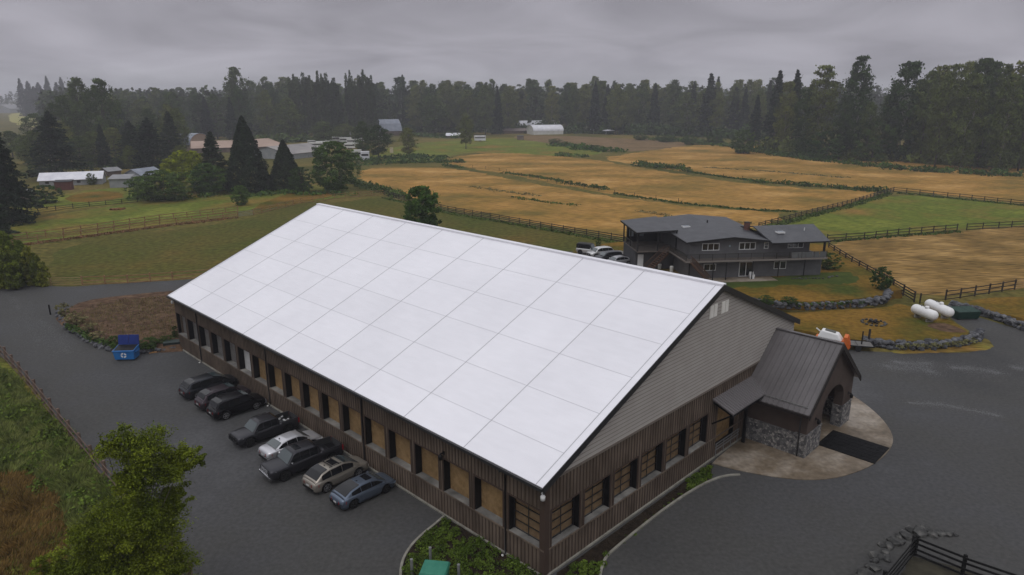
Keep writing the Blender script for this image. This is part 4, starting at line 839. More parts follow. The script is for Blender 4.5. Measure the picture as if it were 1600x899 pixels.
# white and orange loader behind the porch
ld=thing('compact_loader','white-hooded machine with an orange slatted grille standing behind the porch, beside a flatbed trailer','loader',G(1300,545,0),R(-32))
M_or=pmat('orange_steel',[(.50,.11,.02),(.6,.15,.03)],3,.5)
b=MB(); b.hexa([(-1.6,-.7,1.3),(1.0,-.7,1.15),(1.0,.7,1.15),(-1.6,.7,1.3),(-1.2,-.5,2.15),(.5,-.5,1.9),(.5,.5,1.9),(-1.2,.5,2.15)]); b.build('hood',M_tank,ld,bevel=.12)
b=MB(); b.hexa([(-.9,-.35,2.11),(.2,-.35,1.95),(.2,.35,1.95),(-.9,.35,2.11),(-.9,-.35,2.16),(.2,-.35,2.0),(.2,.35,2.0),(-.9,.35,2.16)]); b.build('hatch',pmat('grey_hatch',[(.1,.1,.09)]),ld)
b=MB(); b.hexa([(1.25,-.7,.45),(1.75,-.7,.45),(1.75,.7,.45),(1.25,.7,.45),(1.1,-.7,1.75),(1.45,-.7,1.75),(1.45,.7,1.75),(1.1,.7,1.75)])
for k in range(5): y=-.56+k*.28; b.hexa([(1.76,y-.05,.5),(1.82,y-.05,.5),(1.82,y+.05,.5),(1.76,y+.05,.5),(1.46,y-.05,1.7),(1.52,y-.05,1.7),(1.52,y+.05,1.7),(1.46,y+.05,1.7)])
b.build('grille',M_or,ld); b=MB(); b.box(-1.8,1.2,-.65,.65,.5,1.25); b.build('chassis',M_or,ld)
for x in(-1.1,.8):
    for y in(-.85,.85): b=MB(); b.tube([(x,y-.15,.42),(x,y+.15,.42)],.42,18); b.build('wheel',M_tyre,ld)
b=MB(); b.beam((-1.3,-.4,1.9),(-1.8,-.4,2.25),.1,.1); b.build('arm',M_tank,ld)
tr=thing('flatbed_trailer','small black flatbed trailer with a grey deck parked by the thin black post','trailer',G(1337,545,0),R(-14))
b=MB(); b.box(-1.6,1.6,-.9,.9,.55,.62); b.build('deck',M_greypanel,tr)
b=MB()
for y in(-.93,.93): b.beam((-1.65,y,.62),(1.65,y,.62),.06,.12)
for x in(-1.65,0,1.65): b.beam((x,-.93,.6),(x,.93,.6),.06,.08)
b.beam((1.65,0,.55),(2.6,0,.5),.08,.08); b.build('frame',M_black,tr)
for y in(-1.0,1.0): b=MB(); b.tube([(0,y-.1,.33),(0,y+.1,.33)],.33,16); b.build('wheel',M_tyre,tr)
# ================================================================ grey house
HA=.113; HO=G(1107,435,1.2)
house=thing('grey_house','two storey grey house with dark low-pitched roofs, long balcony and white-framed windows','house',HO,HA)
M_hgrey=pmat('grey_house_siding',[(.098,.097,.102),(.122,.121,.126)],.8,.7,0); M_shing=pmat('dark_shingle_roof',[(.038,.040,.046),(.062,.064,.072)],.7,.55,.2,6,second=(5,.18),spec=.4)
M_fasc=pmat('black_fascia',[(.012,.012,.013)],rough=.5); M_wfr=pmat('white_window_frame',[(.62,.62,.62)],rough=.5); M_deck=pmat('deck_boards',[(.10,.085,.075),(.14,.12,.105)],1.5,.8)
b=MB(); b.box(-3.2,9.2,0,16,0,5.5); b.prism([(-3.2,5.5),(9.2,5.5),(3.1,6.15)],0,.3,0,'y')
for k in range(26): b.box(-3.2,9.2,-.012,0,.1+k*.21,.12+k*.21)
b.build('wall',M_hgrey,house)
b=MB(); b.box(9.2,15.3,.001,7.5,0,5.5); b.box(15.3,17.5,.001,7.5,0,3.0)
for k in range(26):
    b.box(9.2,15.3,-.012,0,.1+k*.21,.12+k*.21)
    if k<14: b.box(15.3,17.5,-.012,0,.1+k*.21,.12+k*.21)
b.build('wing_wall',M_hgrey,house)
def slab(mb,P,t_=.16): # P four top corners
    mb.hexa([(x,y,z-t_) for x,y,z in P]+list(P))
b=MB(); slab(b,[(-3.9,-.8,5.62),(3.1,-.8,6.25),(3.1,18,6.55),(-3.9,18,5.95)]); slab(b,[(3.1,-.8,6.25),(9.9,-.8,5.45),(9.9,18,5.9),(3.1,18,6.55)]); b.build('roof',M_shing,house)
b=MB(); slab(b,[(8.6,-1.7,5.45),(17.4,-1.7,5.55),(18.4,5,6.85),(8.6,5,6.75)]); slab(b,[(8.6,5,6.75),(18.4,5,6.85),(17.4,11,5.6),(8.6,11,5.6)]); wr_=b.build('wing_roof',M_shing,house)
b=MB(); slab(b,[(-9.7,5.0,6.15),(-3.0,5.9,6.2),(-3.4,15.5,6.75),(-9.9,13.5,6.55)]); b.build('deck_roof',M_shing,house)
b=MB()
b.beam((-3.9,-.85,5.56),(3.1,-.85,6.18),.1,.24); b.beam((3.1,-.85,6.18),(9.9,-.85,5.38),.1,.24); b.beam((8.6,-1.75,5.35),(17.5,-1.75,5.45),.1,.2); b.beam((-3.95,-.85,5.5),(-3.95,6,5.6),.1,.2); b.beam((-9.75,4.95,6.04),(-3.0,5.85,6.1),.1,.24); b.beam((-9.8,4.95,6.04),(-9.95,13.5,6.44),.1,.24)
b.build('fascia',M_fasc,house)
for (x,y,z,nm) in((-.6,9.0,6.05,0),(11.4,1.8,6.25,0)):
    b=MB(); b.box(x-.55,x+.55,y-.5,y+.5,z-.05,z+.17); sk=b.build('skylight',M_wfr,house); b=MB(); b.box(x-.48,x+.48,y-.43,y+.43,z+.171,z+.185); b.build('pane',pmat('sky_glass',[(.18,.22,.24)],rough=.05,spec=1),sk)
b=MB(); b.box(8.1,8.8,6.4,7.1,5.6,7.0); ch=b.build('chimney',pmat('red_brick',[(.10,.045,.035),(.15,.07,.055)],5,.9),house); b=MB(); b.box(8.04,8.86,6.34,7.16,7.0,7.07); b.build('chimney_cap',M_fasc,ch)
b=MB(); b.tube([(15.6,2.5,6.3),(15.6,2.5,6.75)],.07,8); b.build('vent_pipe',M_wfr,house)
b=MB(); b.tube([(3.5,10.5,6.3),(3.5,10.5,6.8)],.12,8); b.build('vent_pipe',M_fasc,house)
def hwin(x0,x1,z0,z1,nm='window',n=2,y=0):
    b=MB(); f_=.10
    b.box(x0,x1,y-.06,y-.013,z0,z0+f_); b.box(x0,x1,y-.06,y-.013,z1-f_,z1)
    for k in range(n+1):
        xc=x0+f_/2+(x1-x0-f_)*k/n; b.box(xc-f_/2,xc+f_/2,y-.061,y-.0135,z0+f_,z1-f_)
    w_=b.build(nm,M_wfr,house); b=MB(); b.box(x0+.02,x1-.02,y-.034,y-.0131,z0+.02,z1-.02); b.build('pane',M_glassdk,w_)
hwin(-1.35,1.3,4.2,5.3,n=3); hwin(4.3,6.85,4.2,5.3,n=3); hwin(8.15,8.85,4.25,5.25,n=1); hwin(11.85,14.3,4.25,5.2,n=3)
hwin(-.9,1.0,1.15,2.2); hwin(9.98,11.9,1.1,2.3); hwin(4.6,6.7,.12,2.36,'patio_door',2)
hwin(8.2,8.8,4.7,4.78,'window_bar',1)
b=MB(); b.box(2.75,3.0,-.05,-.013,4.65,4.95); b.build('meter_box',pmat('pale_blue_box',[(.25,.3,.33)]),house)
# balcony
b=MB(); b.box(-4.2,17.3,-1.6,-.02,2.86,3.02); b.box(-4.2,-3.21,-.02,6.0,2.86,3.02); b.build('balcony_floor',M_deck,house)
b=MB(); b.box(-4.26,17.36,-1.67,-1.601,2.80,3.05); b.box(-4.27,-4.2,-1.6,6.0,2.80,3.05); b.build('balcony_edge',pmat('light_deck_edge',[(.19,.17,.155)],rough=.6),house)
b=MB(); b.beam((-4.2,-1.6,4.02),(11.6,-1.6,4.02),.07,.06); b.beam((-4.2,-1.6,4.02),(-4.2,5.6,4.02),.07,.06); b.beam((11.6,-1.6,4.02),(17.2,-1.6,4.02),.05,.05)
n=120
for k in range(n): x=-4.2+15.8*k/(n-1); b.beam((x,-1.6,3.06),(x,-1.6,4.0),.03,.03,up=(0,1,0))
for k in range(40): y=-1.5+7.1*k/39; b.beam((-4.2,y,3.06),(-4.2,y,4.0),.03,.03,up=(0,1,0))
for k in range(12): x=-4.2+21.4*k/11; b.beam((x,-1.6,3.02),(x,-1.6,4.05),.07,.07,up=(0,1,0))
b.build('balcony_railing',pmat('dark_railing',[(.03,.027,.024)],rough=.6),house)
b=MB()
for k in range(5): b.box(11.75+k*1.09,11.75+k*1.09+1.0,-1.61,-1.595,3.1,3.95)
b.build('glass_panel',pmat('smoky_glass',[(.11,.115,.12)],rough=.1,spec=.8),house)
for x in(-3.6,.0,2.0,6.0,10.0,14.0): b=MB(); b.box(x-.06,x+.06,-1.5,-1.38,0 if x<9 else .3,2.8); b.build('balcony_post',M_fasc,house)
b=MB(); b.box(16.7,16.95,-1.5,-1.25,3.02,5.4); b.build('porch_post',M_fasc,house); b=MB(); b.box(15.5,16.9,5.0,7.2,3.02,5.9); b.build('porch_screen',M_fasc,house)
# covered deck and garage at the left
b=MB(); b.box(-9.3,-3.21,6.5,13.5,0,2.95); b.build('garage_wall',pmat('dark_grey_boards',[(.05,.05,.053),(.065,.065,.07)],1,.75),house)
b=MB(); b.box(-9.4,-3.21,5.4,13.6,2.951,3.1); b.build('deck_floor',M_deck,house)
b=MB()
for (xa,ya,xb,yb) in((-9.35,5.45,-9.35,13.5),(-9.35,5.45,-4.4,5.45)):
    b.beam((xa,ya,4.05),(xb,yb,4.05),.07,.06); m_=26
    for k in range(m_+1): x=xa+(xb-xa)*k/m_;y=ya+(yb-ya)*k/m_; b.beam((x,y,3.1),(x,y,4.03),.04,.04,up=(0,1,0))
b.build('deck_railing',pmat('dark_railing',[(.03,.027,.024)]),house)
b=MB()
for x,y in((-9.35,5.5),(-9.35,9.5),(-9.35,13.4),(-6.2,5.5),(-3.3,5.5)): b.box(x-.09,x+.09,y-.09,y+.09,3.1,6.15)
b.build('deck_post',M_fasc,house)
b=MB(); b.box(-9.0,-3.3,12.9,13.1,3.1,6.2); b.build('deck_screen',M_black,house)
for (x0,x1) in((-8.6,-7.9),(-6.9,-6.2)): b=MB(); b.box(x0,x1,12.8,12.89,4.0,5.4); b.build('deck_window',pmat('pale_glass',[(.3,.34,.36)],rough=.1),house)
b=MB(); b.box(-8.95,-8.05,6.44,6.499,.1,2.4); b.build('white_door',M_wfr,house)
def stair(x0,y0,z0_,x1,y1,z1_,w_,nm='staircase'):
    b=MB(); n=12; d=Vector((x1-x0,y1-y0,0)).normalized(); s_=Vector((-d.y,d.x,0))*w_/2
    for k in range(n):
        f_=(k+.5)/n; c=Vector((x0+(x1-x0)*f_,y0+(y1-y0)*f_,z0_+(z1_-z0_)*f_)); b.beam(c-s_,c+s_,.27,.05)
    for q in(-1,1):
        a=Vector((x0,y0,z0_-.1))+s_*q;c=Vector((x1,y1,z1_-.1))+s_*q; b.beam(a,c,.06,.26); b.beam(a+Vector((0,0,1.05)),c+Vector((0,0,1.05)),.07,.08)
        for k in range(14): p=a.lerp(c,k/13); b.beam(p,p+Vector((0,0,1.03)),.045,.045,up=(0,1,0))
    b.build(nm,pmat('reddish_brown_timber',[(.06,.034,.024),(.10,.058,.04)],2,.8),house)
stair(-4.9,5.0,3.0,-8.4,4.2,.1,1.1); stair(-3.6,-2.2,2.9,-.9,-2.4,.1,1.0)
b=MB(); b.box(-4.5,9.5,-2.6,-.02,0,.05); b.build('patio',M_conc,house)
hb=MB(); hb.box(-.3,.3,-.3,.3,0,.45); hb.box(-.3,.3,.22,.3,.45,.95); hb.box(-.36,-.3,-.3,.3,.3,.62); hb.box(.3,.36,-.3,.3,.3,.62); o=hb.build('patio_chair',M_wfr); o.location=HO+Vector((6.2*math.cos(HA)+1.0*math.sin(HA),6.2*math.sin(HA)-1.0*math.cos(HA),.05)); tag(o,'white patio chair in front of the patio door of the grey house','chair')
for i,(px,py,h,w_,lb) in enumerate([(1049,425,.9,.3,'white bin standing under the stairs of the grey house'),(1030,420,.8,.35,'pale rubbish bag left of the white bin under the house stairs'),(1150,350,0,0,'')][:2]):
    mb=MB(); mb.tube([(0,0,0),(0,0,h*.9),(0,0,h)],[w_*.85,w_,w_*.8],12); o=mb.build('bin' if i==0 else 'rubbish_bag',pmat('white_plastic',[(.6,.6,.58)])); o.location=G(px,py,1.2); tag(o,lb,'bin' if i==0 else 'bag')
# ================================================================ distant farm buildings
def farm(name,label,cat,pa,pb,depth_,wh,rh,roofm,wallm,kind='gable',ridge='x',open_front=False,win=0,over=.4,endm=None,chim=False,z=0):
    """pa,pb: photo points of the front wall's base corners"""
    a=G(*pa,z);b_=G(*pb,z); d=b_-a; Ln=d.length; t=thing(name,label,cat,a,math.atan2(d.y,d.x)); D=depth_
    mb=MB()
    if open_front: mb.box(0,Ln,D-.2,D,0,wh); mb.box(0,.2,0,D-.2,0,wh); mb.box(Ln-.2,Ln,0,D-.2,0,wh)
    else: mb.box(0,Ln,0,D,0,wh)
    if kind in('gable','gambrel','arch'):
        half=(D if ridge=='x' else Ln)/2; W2=half
        if kind=='gable': prof=[(-W2-over,wh-over*rh/W2),(0,wh+rh),(W2+over,wh-over*rh/W2)]
        elif kind=='gambrel': prof=[(-W2-over,wh-.3),(-W2*.62,wh+rh*.62),(0,wh+rh),(W2*.62,wh+rh*.62),(W2+over,wh-.3)]
        else: prof=[(-math.cos(math.pi*i/12)*(W2+.15),wh-.1+rh*math.sin(math.pi*i/12)) for i in range(13)]
        # gable ends
        core=[(p[0]*(W2/(W2+over)) if abs(p[0])>W2 else p[0],p[1]-.05) for p in prof]; 
        if ridge=='x':
            mb.prism([(D/2+q[0],q[1]) for q in core],0.02,.2,0,'x'); mb.prism([(D/2+q[0],q[1]) for q in core],Ln-.2,Ln-.02,0,'x')
        else:
            mb.prism([(Ln/2+q[0],q[1]) for q in core],.02,.2,0,'y'); mb.prism([(Ln/2+q[0],q[1]) for q in core],D-.2,D-.02,0,'y')
        rb=MB()
        for i in range(len(prof)-1):
            (p0,z0_),(p1,z1_)=prof[i],prof[i+1]; T_=.12
            if ridge=='x': P=[(-over,D/2+p0,z0_),(Ln+over,D/2+p0,z0_),(Ln+over,D/2+p1,z1_),(-over,D/2+p1,z1_)]
            else: P=[(Ln/2+p0,-over,z0_),(Ln/2+p1,-over,z1_),(Ln/2+p1,D+over,z1_),(Ln/2+p0,D+over,z0_)]
            rb.hexa([(x,y,zz) for x,y,zz in P]+[(x,y,zz+T_) for x,y,zz in P])
        r__=rb.build('roof',roofm,t)
    else:
        rb=MB(); rb.hexa([(-over,-over,wh+.02),(Ln+over,-over,wh+.02),(Ln+over,D+over,wh+rh+.02),(-over,D+over,wh+rh+.02),(-over,-over,wh+.16),(Ln+over,-over,wh+.16),(Ln+over,D+over,wh+rh+.16),(-over,D+over,wh+rh+.16)]); r__=rb.build('roof',roofm,t)
    mb.build('wall',wallm,t)
    for k in range(win):
        x=Ln*(k+.5)/win; wbm=MB(); wbm.box(x-.5,x+.5,-.05,-.005,wh*.4,wh*.8); wbm.build('window',M_glassdk,t)
    if chim: cm=MB(); cm.box(Ln*.3,Ln*.3+.7,D*.4,D*.4+.7,wh,wh+rh+1); cm.build('chimney',M_hgrey,t)
    return t
RW=pmat('white_metal_roof',[(.55,.55,.60),(.68,.68,.72)],.4,.5); RG=pmat('pale_grey_roof',[(.19,.19,.20),(.26,.26,.27)],.5,.6); RB=pmat('blue_grey_metal_roof',[(.16,.18,.22),(.24,.26,.31)],.4,.5); RP=pmat('pinkish_tan_roof',[(.30,.215,.17),(.38,.28,.23)],.15,.8); RD=pmat('dark_roof',[(.06,.06,.065)],rough=.7)
WG=pmat('pale_grey_wall',[(.22,.235,.24),(.29,.30,.31)],.5,.8); WR=pmat('red_brown_wall',[(.085,.03,.025),(.12,.045,.035)],1,.8); WB=pmat('weathered_barn_wall',[(.10,.075,.062),(.16,.12,.10)],.5,.9); WW=pmat('white_wall',[(.5,.5,.48),(.6,.6,.58)],.5,.8)
farm('low_house','long low house with a bright white metal roof at the left edge','house',(62,292),(160,288),8,1.9,1.9,RW,WG,'gable','x',win=4)
farm('red_shed','small dark red shed in front of the white-roofed low house','shed',(86,298),(112,297),3,2.5,.2,RD,WR,'mono',over=.25)
farm('shed','pale blue grey shed with a sloping roof, nearest of the small sheds','shed',(172,294),(203,293),6,2.6,.7,RG,WG,'mono')
farm('open_shed','low open-fronted lean-to between the pale grey shed and the hip-roofed shed','shed',(203,288),(228,285),5,2.0,.6,RG,WB,'mono',open_front=True)
farm('hip_roof_shed','grey gabled shed at the edge of the bright yellow green tree','shed',(224,286),(257,281),8,2.2,2.0,RB,WG,'gable','x')
farm('small_hut','small pale-roofed hut behind the pale grey shed','shed',(170,276),(190,274),5,1.8,1.0,RG,WB,'gable','x')
farm('pink_hut','small pinkish hut half hidden under the big dark tree on the left edge','shed',(38,318),(56,314),4,2.4,.8,RG,WB,'gable','x')
farm('arched_barn','round-roofed barn with a pale wooden end wall among the trees on the left','barn',(297,236),(330,232),16,3.0,5.5,RB,pmat('pale_wood_wall',[(.26,.19,.14),(.33,.25,.19)],.5,.9),'arch','y')
farm('long_barn','low barn with a broad pinkish tan roof right of the round-roofed barn','barn',(300,240),(368,238),22,2.4,2.8,RP,WB,'gable','x')
farm('long_barn','low barn with a pinkish roof showing between the two dark cone trees','barn',(398,238),(446,234),26,2.4,3.0,RP,WB,'gable','x')
farm('long_barn','long low barn with a pale grey roof right of the second cone tree','barn',(452,250),(512,243),24,2.4,3.0,pmat('weathered_grey_roof',[(.20,.19,.19),(.30,.28,.27)],.15,.8),WG,'gable','x')
farm('gambrel_barn','big barn with a blue grey gambrel roof and weathered end wall in the middle distance','barn',(590,213),(628,212),17,3.5,7.5,RB,WB,'gambrel','x')
farm('white_hall','white round-roofed barn standing at the far edge of the fields','barn',(834,211),(880,210),14,2.6,4.0,RW,WW,'arch','x')
farm('white_barn','white barn behind the round-roofed white one, with a paler ridge','barn',(816,206),(872,205),14,3.5,4.5,RW,WW,'gable','x')
farm('low_barn','long low brown-roofed shed left of the white round-roofed barn','barn',(785,209),(834,209),10,2.0,1.6,pmat('brown_grey_roof',[(.16,.13,.12)],rough=.8),WB,'gable','x')
farm('white_shed','small white-roofed shed half hidden behind the dark oak, upper one','shed',(700,200),(718,200),8,2.5,2,RW,WB,'gable','x')
farm('white_shed','small white-roofed shed just below the other one beside the dark oak','shed',(697,216),(718,216),8,1.6,1.4,RW,WB,'gable','x')
farm('far_barn','hazy white barn on the far left beyond the pale field','barn',(17,177),(38,176),30,7,7,RG,WG,'gable','x')
farm('red_house','reddish house peeping out of the trees on the right of the far treeline','house',(1137,200),(1153,200),8,6,3,pmat('terracotta_roof',[(.3,.13,.09)]),pmat('pink_wall',[(.42,.30,.25)]),'gable','x',win=2)
farm('feed_box','small dark brown hut alone at the near end of the bare track','shed',(808,219),(818,219),3,2.3,.3,RD,WB,'mono',over=.1)
farm('far_shed','pale blue shed roof under the trees left of the white barns','shed',(783,207),(800,207),10,2,1.2,RB,WG,'gable','x')
# canopies and box trailers
for i,(pa,pb,lb) in enumerate([((945,210),(958,210),'white peaked canopy on thin legs by the far treeline'),((921,209),(928,209),'tiny white canopy left of the peaked canopy by the far treeline')]):
    a=G(*pa);b_=G(*pb);s_=(b_-a).length; t=thing('canopy',lb,'canopy',(a+b_)/2)
    mb=MB(); mb.tube([(0,0,2.6),(0,0,3.0),(0,0,3.6)],[s_*.85,s_*.6,.05],12); mb.build('roof',RW,t)
    for sx in(-1,1):
        for sy in(-1,1): mb=MB(); mb.tube([(sx*s_*.4,sy*s_*.4,0),(sx*s_*.4,sy*s_*.4,2.6)],.08,6); mb.build('leg',M_wfr,t)
def boxtrailer(px,py,L_,h,w_,rz,label,m_,cat='trailer',name='box_trailer'):
    t=thing(name,label,cat,G(px,py),rz); mb=MB(); mb.box(-L_/2,L_/2,-w_/2,w_/2,.5,h); mb.build('body',m_,t,bevel=.08)
    mb=MB(); mb.box(-L_/2+.3,L_/2-.3,-w_/2-.02,-w_/2-.001,h*.55,h*.75); mb.build('window',M_glassdk,t)
    for x in(-.5,.5):
        for y in(-1,1): mb=MB(); mb.tube([(x,y*(w_/2-.1)-.1,.35),(x,y*(w_/2-.1)+.1,.35)],.35,12); mb.build('wheel',M_tyre,t)
    return t
boxtrailer(558,250,4.2,4.4,2.6,.15,'weathered white box container left of the brighter one by the green bank',WW,'container','container')
boxtrailer(571,252,3.6,4.2,2.6,.15,'bright white box container at the left end of the green bank',RW,'container','container')
ct_=boxtrailer(750,221,7,3.4,2.5,.05,'white caravan parked right of the small dark tree in the middle distance',RW,'caravan','caravan')
for i,(px,py,L_,h,rz) in enumerate([(494,232,7,3.2,.3),(500,238,6,3,.1),(506,230,8,3.2,.5),(530,222,8,3.4,.1),(540,224,7,3.4,.2),(552,226,7,3.2,.05),(516,226,6,2.8,.4),(547,233,6,3,.1),(488,226,5,2.4,.2),(562,222,6,2.4,.1),(598,219,7,2.2,.05)]):
    boxtrailer(px,py,L_,h,2.5,rz,'white caravan parked in the crowded farm yard behind the round green tree','white_wall' and WW,'caravan','caravan')['group']='caravans in the farm yard'
post(548,222,6,.5,'slim white silo standing in the caravan yard',RW,'silo',name='silo')
post(612,239,2.5,.9,'pale heap of straw-coloured sacks under the small tree',pmat('straw',[(.5,.42,.3)]),'heap',name='straw_heap')
# small hay heap on the green field
mb=MB(); r_=rng(3)
for k in range(14): mb.rock((r_.uniform(-1.6,1.6),r_.uniform(-.7,.7),.2),(.7,.5,.35),r_)
o=mb.build('brush_heap',pmat('rusty_brush',[(.10,.045,.02),(.17,.08,.03)],2,.95,.5)); o.location=G(184,328,0); tag(o,'low heap of rusty brown brush on the green field at the left','heap')
# ================================================================ foliage
def fmat(name,cols,rnd=.25,**k): return pmat(name,cols,k.pop('scale',.25),.85,0,3,rnd=rnd,attr='tint',spec=.12,lo=.3,hi=.7,**k)
M_bark=pmat('bark',[(.05,.042,.034),(.09,.078,.065)],2,.95)
M_palebark=pmat('pale_bark',[(.17,.16,.14),(.28,.26,.23)],2,.9)
F_broad=fmat('broadleaf_foliage',[(.040,.061,.014),(.098,.128,.028)],.45)
F_fir=fmat('fir_foliage',[(.015,.027,.012),(.030,.046,.019)],.26)
F_cedar=fmat('cedar_foliage',[(.014,.026,.011),(.024,.041,.015)],.15)
F_poplar=fmat('poplar_foliage',[(.036,.052,.016),(.060,.080,.024)],.22)
F_bright=fmat('yellow_green_foliage',[(.16,.19,.012),(.24,.26,.02)],.05)
F_green=fmat('fresh_green_foliage',[(.038,.075,.013),(.080,.135,.022)],.2)
F_hedge=fmat('cypress_foliage',[(.06,.085,.010),(.19,.21,.022)],.25)
F_bramble=fmat('bramble_foliage',[(.034,.062,.014),(.070,.112,.024)],.22)
F_dry=fmat('pampas_foliage',[(.12,.115,.05),(.19,.175,.08)],.15)
def gen(seed): return np.random.default_rng(seed)
def crown_broad(seed,n=9000,leaf=.0125,clumps=150,base=.16,wr_=.30,shape='oval'):
    g=gen(seed); cs=[]; 
    while len(cs)<clumps:
        z=g.uniform(base,1.0); u=(z-base)/(1-base)
        if shape=='oval': rr_=wr_*(np.sin(np.pi*min(1,u*.93+.07))**.55)*(1.0 if u<.85 else .8)
        elif shape=='round': rr_=wr_*np.sqrt(max(.02,1-(2*u-1)**2*.92))
        elif shape=='tall': rr_=wr_*(.55+.45*np.sin(np.pi*u))*(1 if u<.8 else .75)
        a=g.uniform(0,2*np.pi); r=rr_*np.sqrt(g.uniform(.08,1)); 
        cs.append((r*np.cos(a),r*np.sin(a),z,g.uniform(.028,.085)*(1.15 if u<.8 else .75)*(70/clumps)**.12))
    cs=np.array(cs); lob=g.uniform(.75,1.25,8); ang=np.arctan2(cs[:,1],cs[:,0]); k=lob[((ang+np.pi)/(2*np.pi)*8).astype(int)%8]; cs[:,0]*=k; cs[:,1]*=k
    per=n//clumps; P=[];T=[];O=[]
    for c in cs:
        d=g.normal(size=(per,3)); d/=np.linalg.norm(d,axis=1)[:,None]; d[:,2]=d[:,2]*.75+.15; rad=c[3]*(g.uniform(.35,1.1,per)+(g.uniform(0,1,per)<.14)*g.uniform(.2,1.0,per))[:,None]
        P.append(c[:3]+d*rad); O.append(d); T.append(np.full(per,g.uniform(.6,1.5))*g.uniform(.8,1.2,per))
    P=np.concatenate(P);P[:,2]=np.minimum(P[:,2],1.0+g.uniform(-.02,.01,len(P)))
    return leaves(P,leaf,g,.3,np.concatenate(O)),np.concatenate(T),cs
def crown_fir(seed,n=5200,leaf=.016,wr_=.15,tiers=26,base=.06,ragged=.35,droop=.25):
    g=gen(seed); P=[];T=[]; per=n//(tiers*9)
    for i in range(tiers):
        u=i/(tiers-1); z=base+(1-base)*u**.92; R_=wr_*(1-u)**.78*(1 if u>.08 else .8)+.006; nb=9
        for b in range(nb):
            a=g.uniform(0,2*np.pi); Rb=R_*g.uniform(1-ragged,1.15); s_=np.sqrt(g.uniform(.02,1,per)); w_=(1-s_*.6)*Rb*.28
            x=s_*Rb; y=g.normal(size=per)*w_; zz=z-droop*x+g.normal(size=per)*.006
            P.append(np.stack([x*np.cos(a)-y*np.sin(a),x*np.sin(a)+y*np.cos(a),zz],1)); T.append(np.full(per,g.uniform(.7,1.3)))
    P=np.concatenate(P); return leaves(P,leaf,g,.5),np.concatenate(T),None
def crown_cone(seed,n=9000,leaf=.013,wr_=.28,pw=.8):
    g=gen(seed); u=g.uniform(0,1,n)**1.25; a=g.uniform(0,2*np.pi,n); lob=1+.10*np.sin(a*5+g.uniform(0,6))+.08*np.sin(a*9+u*20)+.07*np.sin(u*40+a*3)
    r=wr_*np.power(1-u,pw)*lob*g.uniform(.80,1.04,n)*np.minimum(1,.75+u*5); P=np.stack([r*np.cos(a),r*np.sin(a),.02+u*.98],1)
    O=np.stack([np.cos(a),np.sin(a),np.full(n,.5)],1); T=.85+.35*np.sin(a*7+u*14)*np.sin(u*25+a*2)+g.uniform(-.15,.15,n); return leaves(P,leaf,g,.2,O),T,None
def crown_poplar(seed,n=9000,leaf=.011,wr_=.085):
    g=gen(seed); P=[];T=[]
    for i in range(34):
        a=g.uniform(0,6.28); r=wr_*g.uniform(.1,1); z0=g.uniform(.02,.72); z1=min(1-g.uniform(0,.12),z0+g.uniform(.15,.4)); per=n//34
        if i<2: z0,z1,r=.5,1.0,r*.3
        t=g.uniform(0,1,per); rad=wr_*.30*np.sin(np.pi*np.clip(t,.03,.97))**.5*g.uniform(.5,1.1,per); aa=g.uniform(0,6.28,per)
        P.append(np.stack([r*np.cos(a)+rad*np.cos(aa),r*np.sin(a)+rad*np.sin(aa),z0+(z1-z0)*t],1)); T.append(np.full(per,g.uniform(.7,1.3)))
    P=np.concatenate(P); return leaves(P,leaf,g,.1),np.concatenate(T),None
def trunk_mesh(seed,hgt=.85,r=.013,limbs=10,spread=.2,start=.2,cs=None,up=.12):
    r_=random.Random(seed); mb=MB(); bend=[(r_.uniform(-.012,.012)*i,r_.uniform(-.012,.012)*i,hgt*i/6) for i in range(7)]; bend[0]=(0,0,-.003)
    mb.tube(bend,[r*1.3,r,r*.85,r*.7,r*.52,r*.35,r*.12],7)
    for i in range(limbs):
        t=r_.uniform(start,.9); k=min(5,int(t*6)); a=Vector(bend[k]).lerp(Vector(bend[k+1]),t*6-k)
        if cs is not None: c=cs[r_.randrange(len(cs))]; e_=Vector((c[0],c[1],max(c[2],a.z+.03)))
        else: th_=r_.random()*6.28; e_=a+Vector((math.cos(th_)*spread,math.sin(th_)*spread,up))
        mid=a.lerp(e_,.5)+Vector((0,0,.02)); mb.tube([a,mid,e_],[r*.45,r*.3,r*.08],5)
    return mb
PROTO={}
GRP={'front of the left wood':'smaller lighter broadleaf tree, front of left wood','tall trees of the right-hand grove':'tall grove tree','front row of the far treeline':'broadleaf tree, front row of far treeline','rear rows of the far treeline':'broadleaf tree, rear rows of far treeline','firs of the far treeline':'dark fir in the far treeline','wood behind the left farm, broadleaf':'broadleaf tree in the left wood','wood behind the left farm, firs':'dark fir in the left wood','left poplar clump':'upright poplar of the left clump','right poplar clump':'upright poplar of the right clump','hazy firs by the far field':'hazy fir by the pale far field','cypress hedge by the lane':'yellow green hedge cypress at the left edge','caravans in the farm yard':'white caravan in the farm yard'}
def proto(kind,idx,crown,mat,bark,trk):
    V,T,cs=crown; me=np_mesh('crown',V,4,mat,T,link=False)
    tb=trunk_mesh(idx,cs=cs,**trk); tm=bpy.data.meshes.new('trunk'); tm.from_pydata(tb.v,[],tb.f); tm.materials.append(bark); tm.polygons.foreach_set('use_smooth',[True]*len(tm.polygons)); tm.update()
    mx=float(np.percentile(np.hypot(V[:,0],V[:,1]),98)); PROTO.setdefault(kind,[]).append((me,tm,mx))
for i in range(5): proto('broad',i,crown_broad(10+i,wr_=.26),F_broad,M_bark,dict())
for i in range(4): proto('tall',i,crown_broad(30+i,n=10000,wr_=.19,shape='tall',clumps=170,base=.04),F_broad,M_palebark,dict(start=.15))
for i in range(4): proto('fir',i,crown_fir(50+i,wr_=.15+.02*i),F_fir,M_bark,dict(hgt=.97,limbs=0))
